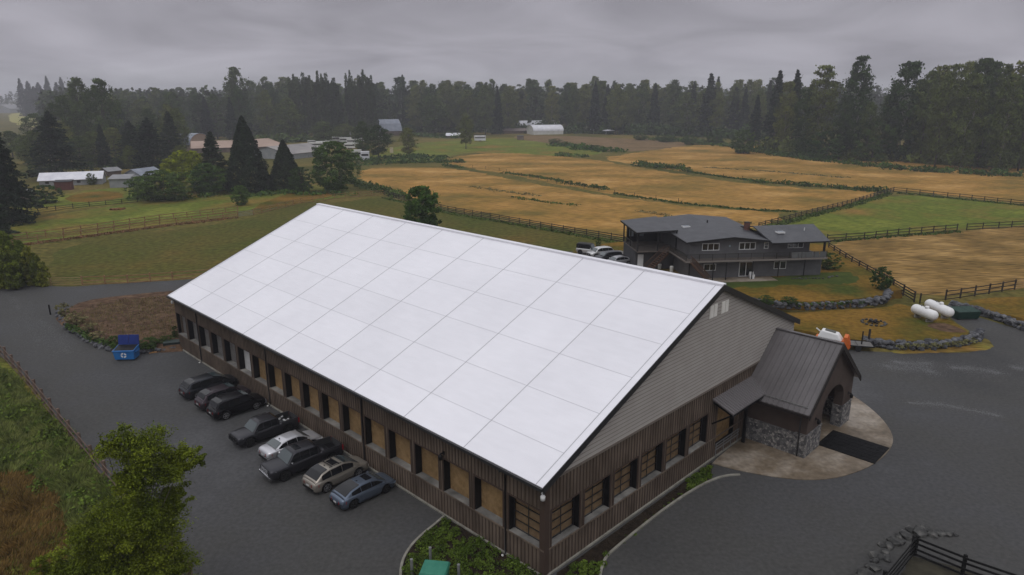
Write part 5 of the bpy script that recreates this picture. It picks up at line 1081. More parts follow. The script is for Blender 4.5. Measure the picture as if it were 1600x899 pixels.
for i in range(3): proto('bigfir',i,crown_fir(60+i,n=13000,leaf=.012,wr_=.27,tiers=24,ragged=.5,droop=.35),F_fir,M_bark,dict(hgt=.97,limbs=0))
for i in range(2): proto('cedar',i,crown_cone(70+i,n=20000,leaf=.0125),F_cedar,M_bark,dict(hgt=.8,limbs=0))
for i in range(3): proto('poplar',i,crown_poplar(80+i),F_poplar,M_bark,dict(hgt=.9,limbs=0))
for i in range(3): proto('round',i,crown_broad(90+i,n=20000,leaf=.015,wr_=.42,shape='round',clumps=260,base=.02),F_green,M_bark,dict(hgt=.7))
for i in range(2): proto('bright',i,crown_broad(95+i,n=18000,leaf=.016,wr_=.45,shape='round',clumps=220,base=.03),F_bright,M_bark,dict(hgt=.7))
for i in range(2): proto('bush',i,crown_broad(98+i,n=11000,leaf=.022,wr_=.5,shape='round',clumps=140,base=.0),F_bramble,M_bark,dict(hgt=.6,r=.02))
for i in range(3): proto('cypress',i,crown_broad(110+i,n=12000,leaf=.020,wr_=.30,shape='oval',clumps=120,base=0),F_hedge,M_bark,dict(hgt=.7,limbs=0))
for i in range(2): proto('leafy',i,crown_broad(120+i,n=22000,leaf=.016,wr_=.42,shape='round',clumps=170,base=.10),F_green,M_bark,dict(hgt=.75,r=.016))
_tn=[0]
def tree(kind,px,by,ty,wpx=None,label=None,group=None,name=None,cat='tree',z=0,pos=None,h=None,wd=None):
    _tn[0]+=1; r_=random.Random(_tn[0]*7+1); pr_=PROTO[kind]; me,tm,mx=pr_[_tn[0]%len(pr_)]
    p=pos or G(px,by,z)
    if h is None: h=zat(ty,p)-z
    if wd is None: wd=(wpx/F_PX*depth(p)) if wpx else None
    sx=(wd/(2*mx)) if wd else h
    t=thing(name or {'broad':'broadleaf_tree','tall':'broadleaf_tree','fir':'fir_tree','bigfir':'fir_tree','cedar':'cedar_tree','poplar':'poplar_tree','round':'broadleaf_tree','bright':'broadleaf_tree','bush':'bush','cypress':'cypress_tree','leafy':'broadleaf_tree'}[kind],label,cat,p,r_.random()*6.28,group)
    t.scale=(sx,sx,h)
    for nm,me_ in(('crown',me),('trunk',tm)):
        o=bpy.data.objects.new(nm,me_); C.objects.link(o); o.parent=t
    return t
# ---- trees one can single out, from photo: kind, base x, base y, top y, width
S=tree
S('bigfir',-8,345,162,120,'huge dark drooping conifer cut by the left edge of the frame')
S('bigfir',20,350,196,74,'dark conifer just right of the huge one on the left edge')
S('bigfir',-30,380,250,90,'dark low-branched conifer at the left edge below the huge one')
S('bigfir',92,280,176,88,'broad dark conifer behind the white-roofed low house, with a bare pale trunk beside it')
S('broad',62,268,205,50,'dark broadleaf tree left of the broad conifer behind the white-roofed house')
S('bush',72,318,290,50,'dark green bush in front of the white-roofed low house',name='bush',cat='bush')
S('bush',143,289,271,18,'small dark tree in front of the white roof, right one',name='bush',cat='bush')
S('bush',104,287,269,10,'thin dark sapling in front of the middle of the white roof',name='bush',cat='bush')
S('fir',165,262,196,24,'narrow dark fir right of the broad conifer, standing alone in a clearing')
S('fir',195,260,236,17,'little dark fir in the clearing, smallest there')
S('bigfir',240,268,186,70,'thick dark fir behind the grey hip-roofed shed')
S('bigfir',211,262,190,56,'dark fir touching the left side of the thick one behind the hip-roofed shed')
S('fir',272,258,176,38,'tall dark fir left of the round-roofed barn')
S('fir',338,298,208,50,'mid green fir right of the bright yellow green tree')
S('cedar',389,300,182,72,'tall dense dark cedar cone, larger of the two left of centre')
S('cedar',448,296,219,56,'shorter dense dark cedar cone, right of the taller one')
S('round',521,298,222,84,'big rounded green tree behind the tip of the white roof')
S('round',377,321,290,28,'small round green shrub alone by the light metal gate',name='bush',cat='bush')
S('bright',300,300,236,66,'bright yellow green tree, the brightest tree of the photo')
S('bright',272,298,248,46,'lower bright yellow green tree left of the brightest one')
S('round',326,304,256,60,'dark green round tree below the brightest tree, on its right')
S('round',258,313,266,88,'dark green round tree at the left foot of the brightest tree')
S('round',226,309,276,52,'low green bush beside the pale grey shed',name='bush',cat='bush')
S('bush',472,300,262,40,'pale green bush between the dark cedar cone and the big round tree',name='bush',cat='bush')
S('broad',592,250,196,46,'dark green broadleaf tree beside the white box containers')
S('broad',568,244,190,30,'broadleaf tree just left of the one beside the white box containers')
S('broad',638,246,200,32,'green tree standing in front of the right end of the gambrel barn')
S('broad',728,233,182,27,'narrow dark tree by the white caravan in the middle distance')
S('broad',678,212,150,50,'wide dark oak right of the gambrel barn')
S('leafy',661,384,292,72,'fresh green tree rising just behind the ridge of the white roof')
S('leafy',1038,376,338,17,'tip of a fresh green tree showing above the dark roof of the grey house',)
S('fir',1105,214,117,34,'tall dark fir breaking the treeline above the house chimney')
S('fir',1178,226,150,22,'narrow dark fir right of centre, standing before the hazy wood')
S('bush',1162,240,204,42,'round dark bush tree at the left end of the right-hand grove')
S('bush',1120,226,204,34,'low dark bush left of the round bush tree at the grove end',name='bush',cat='bush')
S('fir',1208,234,113,36,'leftmost tall dark fir of the right-hand grove')
S('fir',1234,238,112,34,'second tall dark fir of the right-hand grove')
S('tall',1272,246,104,58,'tall airy cottonwood, left one of the two before the gap in the grove')
S('tall',1327,248,89,56,'tallest airy cottonwood, right one of the two beside the gap in the grove')
S('bush',1290,250,206,60,'dark thicket between the two airy cottonwoods',name='bush',cat='bush')
S('tall',1402,252,98,58,'big spreading cottonwood right of the gap in the grove')
S('bush',1362,252,190,60,'low dark thicket filling the foot of the gap in the grove',name='bush',cat='bush')
S('bush',1530,262,180,52,'rounded lighter green tree in front of the right end of the grove')
_gr='tall trees of the right-hand grove'
for i,(px,by,ty,w_) in enumerate([(1436,254,112,50),(1452,250,104,46),(1476,256,102,46),(1492,252,97,50),(1512,256,92,52),(1530,254,98,48),(1550,258,102,46),(1572,260,97,50),(1590,262,100,46),(1612,262,98,50),(1640,264,96,54),(1425,250,125,40),(1460,262,118,44),(1500,265,116,48),(1560,268,118,46),(1590,268,125,50),(1680,266,92,60),(1380,250,150,40),(1350,252,160,36),(1250,246,140,36),(1222,240,128,34),(1310,250,150,34)]):
    S('tall' if i%3 else 'broad',px,by,ty,w_,'tall crowded tree of the dense grove on the right, seen among its neighbours',_gr)
# poplars
for i,(px,ty) in enumerate([(466,116),(480,113),(491,118),(503,111),(516,114),(528,122)]): S('poplar',px,216,ty,21,'tall upright poplar of the left clump, one of six set close together','left poplar clump')
for i,(px,ty) in enumerate([(552,110),(565,117),(573,109),(584,118)]): S('poplar',px,214,ty,18,'tall upright poplar of the right clump, one of four set close together','right poplar clump')
# named ones of the far line
S('broad',376,215,106,46,'big dark conifer rising above the far treeline left of the poplars')
S('broad',137,242,122,52,'tall broad tree with an open top on the left, before the hazy firs')
S('broad',172,246,124,56,'tall broad tree right of the open-topped one on the left')
S('broad',112,246,150,56,'darker broad tree below and left of the open-topped tall tree')
for i,(px,ty,w_) in enumerate([(40,124,18),(52,128,22),(68,130,24),(82,120,20),(96,130,22),(104,122,18),(60,136,26)]): S('fir',px,182,ty,w_,'bluish hazy fir in the clump beside the pale far field','hazy firs by the far field')
# far treeline, individually, in rows
_r=random.Random(4)
prof_x=[-60,0,40,115,150,190,240,300,345,400,440,530,600,650,700,750,800,860,900,950,1000,1060,1110,1150,1200,1260,1340,1380,1420,1700]
prof_y=[150,150,146,140,132,134,134,132,128,121,120,124,122,120,122,120,127,124,123,123,121,124,125,124,124,130,132,128,122,118]
def ty_at(px): return float(np.interp(px,prof_x,prof_y))
cnt=0
for row,(by,dy,step,xs,xe) in enumerate([(209,0,21,395,1200),(205,6,23,380,1210),(201,12,30,400,1220)]):
    px=xs
    while px<xe:
        px+=step*_r.uniform(.65,1.3); k=_r.random(); kind='broad' if k<.70 else 'tall' if k<.91 else 'fir'
        if 300<px<600 and row==0: kind='broad'
        if row==0 and (810<px<885 or 590<px<632): continue
        tt=ty_at(px)+_r.uniform(-4,10)+ (12 if row==0 else 4 if row==1 else 1)
        if kind=='fir': tt-=4
        S(kind,px,by+_r.uniform(-2,2)+(4 if px>1050 else 0),tt,_r.uniform(24,38) if kind!='fir' else _r.uniform(18,24),('grey green broadleaf tree in the front row of the far treeline' if row==0 else 'grey green broadleaf tree in the rear rows of the far treeline') if kind!='fir' else 'dark pointed fir standing within the far treeline',('front row of the far treeline','rear rows of the far treeline')[row>0] if kind!='fir' else 'firs of the far treeline'); cnt+=1
# left half wood, between 200 and 460, nearer
for i in range(46):
    px=_r.uniform(110,470); by=_r.uniform(206,250) if px<300 else _r.uniform(204,224); k=_r.random(); tt=ty_at(px)+ (by-204)*_r.uniform(.5,1.3)+_r.uniform(0,14)
    if 155<px<215 and by>236: continue
    kind='fir' if k<.2 else 'broad'
    S(kind,px,by,tt,_r.uniform(28,44) if kind!='fir' else _r.uniform(20,30),'broadleaf tree crowded in the wood behind the farm on the left' if kind!='fir' else 'pointed dark fir within the wood behind the farm on the left','wood behind the left farm, broadleaf' if kind!='fir' else 'wood behind the left farm, firs'); cnt+=1
for px,by,ty,w_ in [(62,236,178,54),(20,245,205,44),(45,258,212,46),(100,256,190,50),(128,262,214,44),(150,258,206,44),(182,252,200,46),(228,256,196,48),(268,250,192,48),(395,212,178,46),(330,208,176,46),(430,212,182,44),(470,212,186,40),(255,238,186,46),(132,240,182,50),(506,226,190,44),(540,222,194,40),(206,270,228,26),(284,266,228,30)]:
    S('broad',px,by,ty,w_,'smaller lighter broadleaf tree at the front of the left wood','front of the left wood'); cnt+=1
# small field-edge bushes
for px,by,ty,w_,lb in [(868,224,217,26,'small dark bush on the bare track left of the green bramble bank'),(930,234,227,34,'dark scrub clump at the right end of the bare track'),(1078,226,212,28,'green bush at the foot of the far treeline'),(1000,219,209,30,'dark bush at the foot of the treeline right of the white canopy'),(1040,222,211,30,'green bush between two others under the treeline'),(700,214,205,18,'small bush by the lower white-roofed shed'),
    (1296,420,396,36,'dark leafy shrub at the right end of the grey house'),(1376,452,418,36,'light green shrub against the fence below the grey house'),(1196,476,462,26,'green shrub growing on the long rock wall'),(1232,476,464,30,'rusty shrub growing on the long rock wall'),(935,390,372,9,'thin sapling beside the parked cars')]:
    S('bush',px,by,ty,w_,lb,name='bush',cat='bush',z=1.2 if by>380 else 0)
# pampas-like grass bushes on the mulch bed
for me in list(PROTO['bush']):
    pass
V,T,cs=crown_broad(130,n=7000,leaf=.03,wr_=.6,shape='round',clumps=50,base=0); dry=np_mesh('crown',V,4,F_dry,T,link=False); mxd=float(np.percentile(np.hypot(V[:,0],V[:,1]),98)); PROTO['dry']=[(dry,PROTO['bush'][0][1],mxd)]
for px,by,ty,w_,lb in [(104,495,474,26,'pale yellow green grass bush nearest the short black post'),(121,508,488,36,'largest pale yellow green bush on the edge of the mulch bed'),(138,520,505,26,'pale bush below the largest one on the mulch bed edge'),(158,532,518,30,'low yellow green bush in the mulch bed above the rock wall'),(180,540,525,26,'low green bush left of the blue dumpster'),(232,543,529,34,'low green bush right of the blue dumpster'),(262,537,525,26,'green weeds near the far hall corner'),(276,530,510,12,'green climber at the far corner of the hall')]:
    S('dry' if px<175 else 'bush',px,by,ty,w_,lb,name='bush',cat='bush',z=.3)
# cypress hedge at the left edge
for i,(px,by,ty,w_) in enumerate([(-25,440,350,40),(-6,441,352,34),(8,442,356,30),(20,443,362,28),(31,444,368,26),(42,445,376,26),(52,446,384,24),(61,447,396,22),(69,448,410,20),(0,452,372,36),(24,453,385,34)]):
    S('cypress',px,by,ty,w_,'yellow green cypress of the hedge at the left edge by the lane','cypress hedge by the lane')
S('fir',6,372,330,26,'dark drooping young conifer above the hedge at the left edge')
# bare pole trunk
mb=MB(); mb.tube([(0,0,0),(.1,0,7),(0,.1,16)],[.28,.22,.12],8); o=mb.build('dead_trunk',M_palebark); o.location=G(84,274); tag(o,'bare pale tree trunk in front of the broad dark conifer on the left','dead tree')
# ---------------------------------------------------------------- distant wood (stuff)
def forest(name,n,dmin,dmax,amax,hlo,hhi,seed,mat,per=140,amin=None,leaf=.05):
    g=gen(seed); VV=[];TT=[]
    base=[crown_broad(200+i,n=per,leaf=leaf,clumps=14,wr_=.24,base=.05) for i in range(4)]+[crown_fir(210+i,n=per*2,leaf=leaf*.7,wr_=.16,tiers=9) for i in range(4)]
    for i in range(n):
        az=g.uniform(amin if amin is not None else -amax,amax); d=np.sqrt(g.uniform(dmin**2,dmax**2)); x,y=d*np.sin(az),d*np.cos(az)
        if dmin<1100 and 0: continue
        h=g.uniform(hlo,hhi); b_=base[int(g.integers(0,4)) if g.uniform()<.72 else int(g.integers(4,8))]; V=b_[0].copy(); a=g.uniform(0,6.28); s=h*g.uniform(.85,1.2)
        X=V[:,0]*np.cos(a)-V[:,1]*np.sin(a); Y=V[:,0]*np.sin(a)+V[:,1]*np.cos(a); VV.append(np.stack([X*s+x,Y*s+y,V[:,2]*h],1)); TT.append(b_[1]*g.uniform(.8,1.2))
    o=np_mesh(name,np.concatenate(VV).astype(np.float32),4,mat,np.concatenate(TT)); tag(o,None,None,None,'stuff'); return o
F_far=fmat('distant_foliage',[(.024,.038,.015),(.062,.080,.026)],0,scale=.04)
o=forest('distant_wood',1500,560,1000,R(43),24,37,1,F_far,amin=R(-24)); tag(o,'far off mixed wood behind the treeline, fading into the mist','wood')
o=forest('distant_wood',650,640,950,R(-24),22,34,4,F_far,amin=R(-33)); tag(o,'far off fir wood on the left behind the farm','wood')
o=forest('hazy_ridge_wood',1400,1500,2300,R(46),26,42,2,F_far,per=90,leaf=.07); tag(o,'faint misty wooded skyline at the far left and in the gaps','wood')
# ---------------------------------------------------------------- brambles, hedgerow growth, grass: things nobody could count
def growth(name,strip,label,cat,mat,h=1.5,wid=3,dens=14,leaf=.28,z=0,seed=1,px=True,lump=1.0):
    """leaf mounds along a strip of photo points"""
    g=gen(seed); P=[G(a,b,z) for a,b in strip]; Q=resample(P,wid*.45,False); cen=[];T=[]
    for p in Q:
        hh=h*g.uniform(.45,1.2)*lump; w_=wid*g.uniform(.5,1.1); n=int(dens*w_*hh*3+8); c=np.array([p.x+g.normal()*wid*.35,p.y+g.normal()*wid*.35,z])
        d=g.normal(size=(n,3)); d/=np.linalg.norm(d,axis=1)[:,None]; d[:,2]=np.abs(d[:,2]); d*=g.uniform(.6,1.05,n)[:,None]; cen.append(c+d*np.array([w_,w_,hh])); T.append(np.full(n,g.uniform(.75,1.3))*g.uniform(.85,1.15,n))
    cen=np.concatenate(cen); o=np_mesh(name,leaves(cen,leaf,g,.4),4,mat,np.concatenate(T)); tag(o,label,cat,None,'stuff'); return o
Gw=growth
Gw('brambles',[(565,252),(600,250),(640,247),(685,246)],'green bramble bank above the nearest golden field','brambles',F_bramble,2.2,7,3,.6,seed=1)
Gw('brambles',[(540,262),(560,259),(640,254),(720,254)],'bramble fringe along the top of the golden field','brambles',F_bramble,1.5,4,3,.5,seed=2)
Gw('brambles',[(872,228),(900,231),(935,235),(960,238)],'bright green bramble patch in the middle of the far fields','brambles',F_green,2.2,8,3,.6,seed=3)
Gw('brambles',[(870,243),(890,245),(910,246)],'dark green patch below the bright bramble patch','brambles',F_bramble,1.2,5,3,.5,seed=4)
Gw('brambles',[(998,259),(1030,262),(1070,266)],'dark green thicket strip between the two upper golden fields','brambles',F_bramble,2.0,3.4,4,.45,seed=5)
Gw('hedgerow',[(1070,268),(1130,277),(1200,286)],'thin weedy line between the upper golden fields','hedgerow',F_bramble,.5,1.2,5,.3,seed=6)
Gw('hedgerow',[(1175,284),(1210,287),(1260,291),(1310,294),(1352,299)],'green weedy strip at the right end of the upper golden field','hedgerow',F_bramble,1.3,2.4,4,.35,seed=7)
Gw('hedgerow',[(1345,298),(1385,300)],'dark hedge end at the corner of the green paddock','hedgerow',F_bramble,1.6,2.4,4,.35,seed=27)
Gw('hedgerow',[(790,271),(830,276),(880,284)],'dark weedy strip across the middle golden field','hedgerow',F_bramble,.7,1.7,5,.3,seed=8)
Gw('hedgerow',[(880,286),(905,290),(945,296)],'green weedy strip in the middle golden field','hedgerow',F_bramble,.9,2.2,5,.3,seed=9)
Gw('hedgerow',[(1000,330),(1050,338),(1120,346),(1170,350)],'sparse low weeds in the nearest golden field behind the house','hedgerow',F_dry,.3,1.6,5,.22,seed=66)
Gw('hedgerow',[(740,292),(790,300),(840,306)],'dull weeds left of centre in the nearest golden field','hedgerow',F_dry,.3,1.8,5,.22,seed=67)
Gw('hedgerow',[(1100,262),(1200,268),(1320,278)],'faint weedy band across the farthest golden field','hedgerow',F_dry,.3,1.6,4,.25,seed=68)
Gw('hedgerow',[(1400,302),(1500,312),(1600,322)],'weeds along the far fence of the green paddock','hedgerow',F_bramble,.45,.9,6,.22,seed=69)
Gw('hedgerow',[(1300,378),(1400,370),(1500,363)],'weeds along the near fence of the green paddock','hedgerow',F_bramble,.4,.8,6,.2,seed=70)
Gw('hedgerow',[(600,310),(700,334),(800,351),(900,368),(970,382)],'weeds along the dark fence behind the white roof','hedgerow',F_bramble,.45,.8,6,.2,seed=71)
Gw('hedgerow',[(695,259),(720,263)],'small dark weeds by the wire fence','hedgerow',F_bramble,.8,1.5,5,.3,seed=10)
Gw('hedgerow',[(800,308),(850,316),(900,321)],'thin dull weeds in the nearest golden field','hedgerow',F_bramble,.35,1.4,5,.25,seed=11)
Gw('hedgerow',[(540,285),(570,292),(600,300),(625,308)],'green bank along the dark fence behind the roof tip','hedgerow',F_bramble,1.6,2.5,5,.35,seed=12)
Gw('hedgerow',[(960,303),(1060,318),(1180,329),(1240,331)],'thin dark weedy line dividing the golden fields','hedgerow',F_bramble,.4,1.0,5,.25,seed=13)
Gw('hedgerow',[(1190,359),(1260,340),(1330,322),(1392,303)],'weeds along the dark slanting fence behind the house','hedgerow',F_bramble,.7,1.2,6,.25,seed=14)
Gw('grove_undergrowth',[(1180,236),(1240,246),(1300,253),(1380,262),(1450,268),(1520,272),(1600,276),(1680,276)],'bright green undergrowth along the foot of the right-hand grove','undergrowth',F_bramble,2.0,4.5,3,.5,seed=15)
Gw('undergrowth',[(1020,219),(1100,224),(1160,232),(1190,238)],'green undergrowth below the far treeline on the right','undergrowth',F_bramble,2.2,6,3,.55,seed=16)
Gw('undergrowth',[(400,222),(470,222),(590,216)],'undergrowth at the foot of the poplars','undergrowth',F_bramble,5,9,1.6,.9,seed=17)
Gw('undergrowth',[(90,262),(150,256),(220,262),(280,262)],'shrubby undergrowth below the wood behind the farm sheds','undergrowth',F_bramble,3.5,9,2,.6,seed=61)
Gw('undergrowth',[(60,225),(130,226),(220,232),(290,228)],'shrubby undergrowth deeper in the left wood','undergrowth',F_broad,6,14,1.3,.9,seed=62)
Gw('undergrowth',[(110,208),(200,212),(300,214),(400,212)],'dense undergrowth at the back of the left wood','undergrowth',F_broad,9,16,1.0,1.1,seed=63)
Gw('undergrowth',[(1215,240),(1290,247),(1380,252),(1470,257),(1560,262),(1640,266)],'dense understorey inside the right-hand grove','undergrowth',F_broad,7,7,1.6,.7,seed=64)
Gw('undergrowth',[(620,207),(720,207),(900,208),(1050,212),(1180,218)],'dense understorey inside the far treeline','undergrowth',F_broad,9,10,1.0,1.0,seed=65)
Gw('undergrowth',[(640,212),(690,214),(720,216)],'undergrowth under the wide oak','undergrowth',F_bramble,2.5,8,2,.7,seed=18)
Gw('undergrowth',[(380,308),(440,302),(500,304),(540,304)],'low green growth at the foot of the cedar cones','undergrowth',F_green,1.2,2.5,4,.35,seed=19)
Gw('undergrowth',[(200,312),(280,312),(340,306)],'low green growth at the foot of the bright tree','undergrowth',F_green,1.2,2.5,4,.35,seed=20)
Gw('hedgerow',[(22,385),(120,373),(250,355),(370,341)],'dead grass along the twin fences','hedgerow',fmat('dead_grass',[(.13,.07,.03),(.2,.11,.05)],.1),.35,.9,8,.2,seed=21)
Gw('wall_weeds',[(1175,470),(1240,476),(1300,477),(1350,472)],'weeds topping the long rock wall','weeds',F_bramble,.35,.6,10,.14,z=1.2,seed=22)
Gw('wall_weeds',[(1400,541),(1460,540),(1500,537),(1520,531)],'weeds topping the terrace rock wall','weeds',F_dry,.25,.5,10,.12,z=.7,seed=23)
Gw('wall_weeds',[(105,508),(140,528),(180,543),(240,545)],'weeds topping the mulch bed wall','weeds',F_bramble,.4,.5,10,.14,z=.5,seed=24)
# leafy planting in the beds by the near corner
def scatter_poly(name,poly,label,cat,mat,n,hlo,hhi,leaf,seed,z=0,clump=None,asp=.6,up=.6,hold=None):
    g=gen(seed); P=[(G(a,b,z).x,G(a,b,z).y) for a,b in poly]; xs=[p[0] for p in P];ys=[p[1] for p in P]; cen=[];T=[]
    k=0
    ncl=int(n/clump)
    while k<ncl:
        x=g.uniform(min(xs),max(xs));y=g.uniform(min(ys),max(ys))
        if not inpoly(x,y,P): continue
        if hold and hold(x,y,g): continue
        k+=1; r=g.uniform(.25,.55)*(hhi**.5); hh=g.uniform(hlo,hhi); m_=clump; d=g.normal(size=(m_,3)); d/=np.linalg.norm(d,axis=1)[:,None]; d[:,2]=np.abs(d[:,2]); d*=g.uniform(.5,1.05,m_)[:,None]
        cen.append(np.array([x,y,z])+d*np.array([r,r,hh])); T.append(np.full(m_,g.uniform(.65,1.35))*g.uniform(.85,1.15,m_))
    cen=np.concatenate(cen); o=np_mesh(name,leaves(cen,leaf,g,up,asp=asp),4,mat,np.concatenate(T)); tag(o,label,cat,None,'stuff'); return o
F_bed=fmat('bed_plant_foliage',[(.040,.070,.010),(.10,.145,.02)],0,scale=.9)
scatter_poly('bed_plants',[(694,812),(680,824),(664,838),(648,856),(637,875),(632,895),(632,930),(650,975),(830,975),(850,900),(790,868),(730,838)],'low leafy green planting filling the bed at the near corner of the hall','planting',F_bed,26000,.15,.55,.065,31,clump=70)
scatter_poly('bed_plants',[(878,893),(930,880),(948,868),(940,900),(938,960),(880,975)],'green planting at the near end of the narrow bed along the gable wall','planting',F_bed,5000,.15,.5,.065,32,clump=70)
scatter_poly('bed_plants',[(1072,752),(1112,728),(1114,746),(1075,768)],'green planting at the far end of the narrow bed beside the apron','planting',F_bed,3000,.1,.35,.06,33,clump=60)
scatter_poly('bed_plants',[(960,853),(1070,765),(1075,768),(970,853)],'sparse low weeds along the narrow bed kerb','planting',F_bed,500,.04,.12,.05,34,clump=25)
# tall grass and weeds, lower left
def blades(name,poly,n,hlo,hhi,w_,mat,seed,label,cat='grass',lean=.5,z=0,fall=None):
    g=gen(seed); P=[(G(a,b,z).x,G(a,b,z).y) for a,b in poly]; xs=[p[0] for p in P];ys=[p[1] for p in P]
    pts=[]
    while len(pts)<n:
        m_=n; X=g.uniform(min(xs),max(xs),m_);Y=g.uniform(min(ys),max(ys),m_)
        for x,y in zip(X,Y):
            if inpoly(x,y,P): pts.append((x,y))
            if len(pts)>=n: break
    pts=np.array(pts); clump=np.sin(pts[:,0]*1.3+2*np.sin(pts[:,1]*.7))*np.cos(pts[:,1]*1.1+1.5*np.sin(pts[:,0]*.9)); h=(hlo+(hhi-hlo)*g.uniform(0,1,n))*(1+.45*clump)
    a=g.uniform(0,6.28,n)*.35+2.2*clump+.6; s=np.stack([np.cos(a+1.57),np.sin(a+1.57)],1)*w_*g.uniform(.6,1.4,n)[:,None]; l_=np.stack([np.cos(a),np.sin(a)],1)*(h*lean*g.uniform(.3,1.4,n))[:,None]
    zz=np.full(n,z); V=np.stack([np.column_stack([pts-s/2,zz]),np.column_stack([pts+s/2,zz]),np.column_stack([pts+l_*.45+s*.4,zz+h*.62]),np.column_stack([pts+l_,zz+h*.85])],1).reshape(-1,3)
    o=np_mesh(name,V,4,mat,(1+.35*clump)*g.uniform(.55,1.45,n)); tag(o,label,cat,None,'stuff'); return o
F_grass=fmat('meadow_grass_blades',[(.070,.100,.020),(.19,.21,.06)],0,scale=.6)
F_weed=fmat('weed_foliage',[(.055,.09,.014),(.11,.15,.02)],0,scale=.5)
F_brown=fmat('dry_brown_grass',[(.11,.070,.020),(.21,.13,.04)],0,scale=.4)
blades('tall_grass',[(-20,566),(30,600),(85,668),(140,735),(190,790),(250,862),(300,960),(200,1100),(120,1000),(110,860),(90,780),(40,735),(-20,750),(-260,760),(-120,600)],90000,.35,.85,.035,F_grass,41,'rank green grass growing left of the brown fence')
blades('dry_grass',[(-200,770),(-20,752),(40,738),(92,782),(112,860),(125,1010),(60,1200),(-300,1150)],42000,.3,.65,.035,F_brown,42,'dry rusty brown grass in the lower left corner')
growth('weeds',[(20,625),(60,660),(95,705),(130,755),(165,800),(200,850)],'leafy weeds and brambles along the foot of the brown fence','weeds',F_weed,.8,1.8,60,.13,seed=43)
growth('weeds',[(-20,600),(0,640),(20,690),(60,730),(90,760)],'leafy weeds among the tall grass','weeds',F_weed,.6,1.7,45,.12,seed=44)
growth('weeds',[(-30,585),(-5,590),(5,605)],'dark weeds at the top of the brown fence','weeds',F_bramble,.7,1.0,26,.10,seed=45)
blades('scrub_grass',[(110,500),(140,478),(200,468),(270,462),(300,470),(290,520),(250,536),(205,526),(170,522),(135,508)],4500,.12,.34,.05,fmat('scrub_blades',[(.09,.075,.03),(.15,.12,.05)],0,scale=.5),46,'sparse brown scrub over the mulch bed','scrub',z=.55)
# ---------------------------------------------------------------- the big foreground tree
F_fore=fmat('foreground_foliage',[(.050,.074,.007),(.150,.178,.014)],0,scale=.55)
def fore_tree(pos,H_,blobs,seed,label,nleaf,leaf=.075):
    """blobs: (photo x, photo y, radius m, leaves weight) placed at the depth of the trunk"""
    t=thing('broadleaf_tree',label,'tree',pos); g=gen(seed); P=[];T=[];O_=[];cs=[]
    tot=sum(b[3] for b in blobs)
    for (px,py,r,w_,dd) in blobs:
        d=(G(px,py,0)-Vector((0,0,CAM_H))); dh=Vector((pos.x,pos.y,0)).length+dd; k=dh/math.hypot(d.x,d.y); c=Vector((0,0,CAM_H))+d*k-pos
        ncl=max(9,int(34*r*r)); per=int(nleaf*w_/tot/ncl)
        for i in range(ncl):
            u=g.normal(size=3); u/=np.linalg.norm(u); cc=np.array(c)+u*r*g.uniform(.25,.95); cs.append(cc); q=g.normal(size=(per,3)); q/=np.linalg.norm(q,axis=1)[:,None]; rr_=r*g.uniform(.12,.34)
            dr=g.normal(size=3)*.6; q2=q*np.array([1,1,.55])*(g.uniform(.2,1.1,per)**.7+(g.uniform(0,1,per)<.15)*g.uniform(.2,1.1,per))[:,None]+dr*g.uniform(-1,1,per)[:,None]
            P.append(cc+q2*rr_); O_.append(q); T.append(np.full(per,g.uniform(.7,1.35))*g.uniform(.8,1.2,per))
    P=np.concatenate(P);T=np.concatenate(T); O_=np.concatenate(O_); keep=P[:,2]>.05
    P=P[keep];T=T[keep];O_=O_[keep]
    np_mesh('crown',leaves(P,leaf,g,.35,O_),4,F_fore,T,parent=t)
    mb=MB(); hh=max(c[2] for c in cs)*.9; ax=[Vector((.05*i*math.sin(i),.08*i,hh*i/7)) for i in range(8)]; mb.tube(ax,[.24,.2,.17,.14,.12,.09,.06,.03],9)
    r_=random.Random(seed)
    for c in r_.sample(cs,min(70,len(cs))):
        k=min(7,max(0,int((c[2]*.62)/hh*7))); a=ax[k]; e_=Vector(c); mid=a.lerp(e_,.5)+Vector((0,0,-.1)); mb.tube([a,mid,e_],[.055,.032,.01],5)
    mb.build('trunk',M_bark,t,True)
    return t
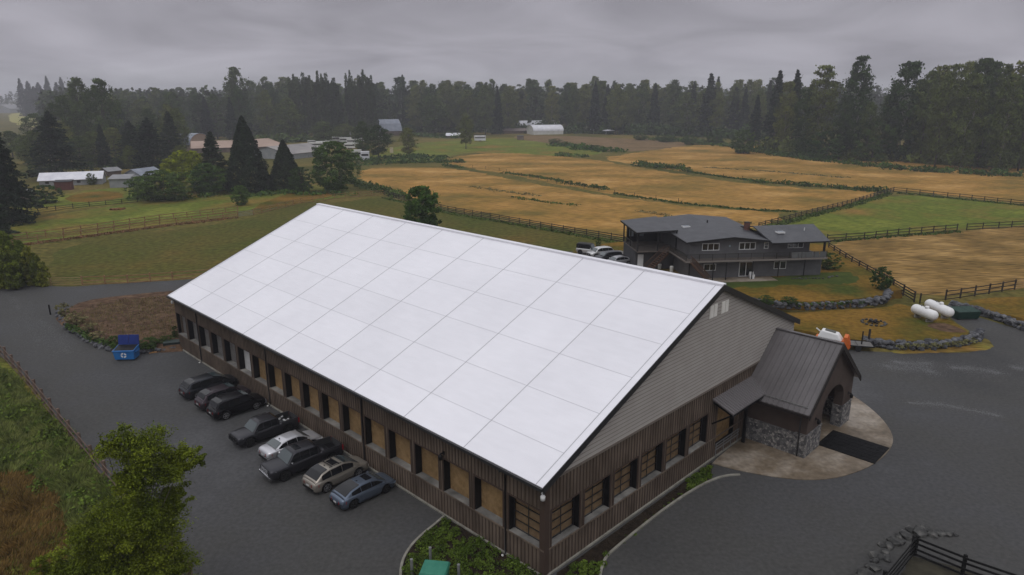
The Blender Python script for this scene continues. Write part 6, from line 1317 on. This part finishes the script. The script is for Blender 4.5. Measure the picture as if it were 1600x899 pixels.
fore_tree(G(232,985,0),12,[(215,712,1.35,.55,0),(195,690,1.0,.30,0),(245,695,1.1,.34,.5),(172,705,.8,.16,0),(288,715,.9,.6,.3),(312,712,.5,.25,.4),(270,735,.9,.5,.2),(225,745,1.3,.55,0),(195,755,.8,.4,-.3),(210,800,1.6,1.2,0),(250,810,1.4,1.1,.2),(180,830,1.5,1.1,-.3),(135,840,1.1,.8,-.2),(275,775,.8,.4,.4),
    (230,860,1.7,1.3,0),(170,890,1.7,1.3,-.4),(270,880,1.2,.8,.3),(110,895,1.2,.9,-.4),(290,930,1.1,.6,.2),(210,950,1.8,1.2,0),(130,960,1.6,1.0,-.4),(70,890,.8,.3,-.6)],51,'large leafy green tree in the lower left foreground, overlapping the brown fence',190000,.046)
# ---------------------------------------------------------------- labels for the crowded trees: which one it is
ORD='first second third fourth fifth sixth seventh eighth ninth tenth eleventh twelfth thirteenth fourteenth fifteenth sixteenth seventeenth eighteenth nineteenth twentieth'.split()
MARKS=[(0,230,'behind the broad dark conifer'),(230,300,'behind the hip-roofed shed'),(300,380,'behind the round-roofed barn'),(380,460,'left of the poplars'),(460,600,'around the poplars'),(600,665,'behind the gambrel barn'),(665,775,'behind the white caravan'),(775,895,'behind the white barns'),(895,985,'behind the white canopy'),(985,1090,'beyond the middle green thicket'),(1090,1200,'near the red house'),(1200,1420,'left part'),(1420,1540,'middle part'),(1540,2000,'right end')]
def sx_of(o): return 800+F_PX*o.location.x/depth(o.location)
sets={}
for o in list(C.objects):
    if o.type=='EMPTY' and o.parent is None and o.get('group') in GRP: 
        x=sx_of(o); k=[m[2] for m in MARKS if m[0]<=x<m[1] or m is MARKS[-1]][0]; sets.setdefault((o['group'],k),[]).append((x,o))
for (gname,k),lst in sets.items():
    lst.sort(key=lambda q:q[0])
    for i,(x,o) in enumerate(lst):
        o['label']=GRP[gname]+', '+(ORD[min(i,19)]+' from left ' if len(lst)>1 else 'the one ')+k
# ================================================================ haze
hb=MB(); hb.box(-3300,3300,-140,2900,-1,62); hz_o=hb.build('haze',bpy.data.materials.new('mist')); m_=hz_o.data.materials[0]; m_.use_nodes=True; t_=m_.node_tree
for n_ in list(t_.nodes):
    if n_.type=='BSDF_PRINCIPLED': t_.nodes.remove(n_)
pv=t_.nodes.new('ShaderNodeVolumePrincipled'); pv.inputs['Color'].default_value=(.93,.93,1,1); pv.inputs['Density'].default_value=HAZE; pv.inputs['Anisotropy'].default_value=.2
t_.links.new(pv.outputs[0],[n_ for n_ in t_.nodes if n_.type=='OUTPUT_MATERIAL'][0].inputs['Volume']); tag(hz_o,kind='stuff')
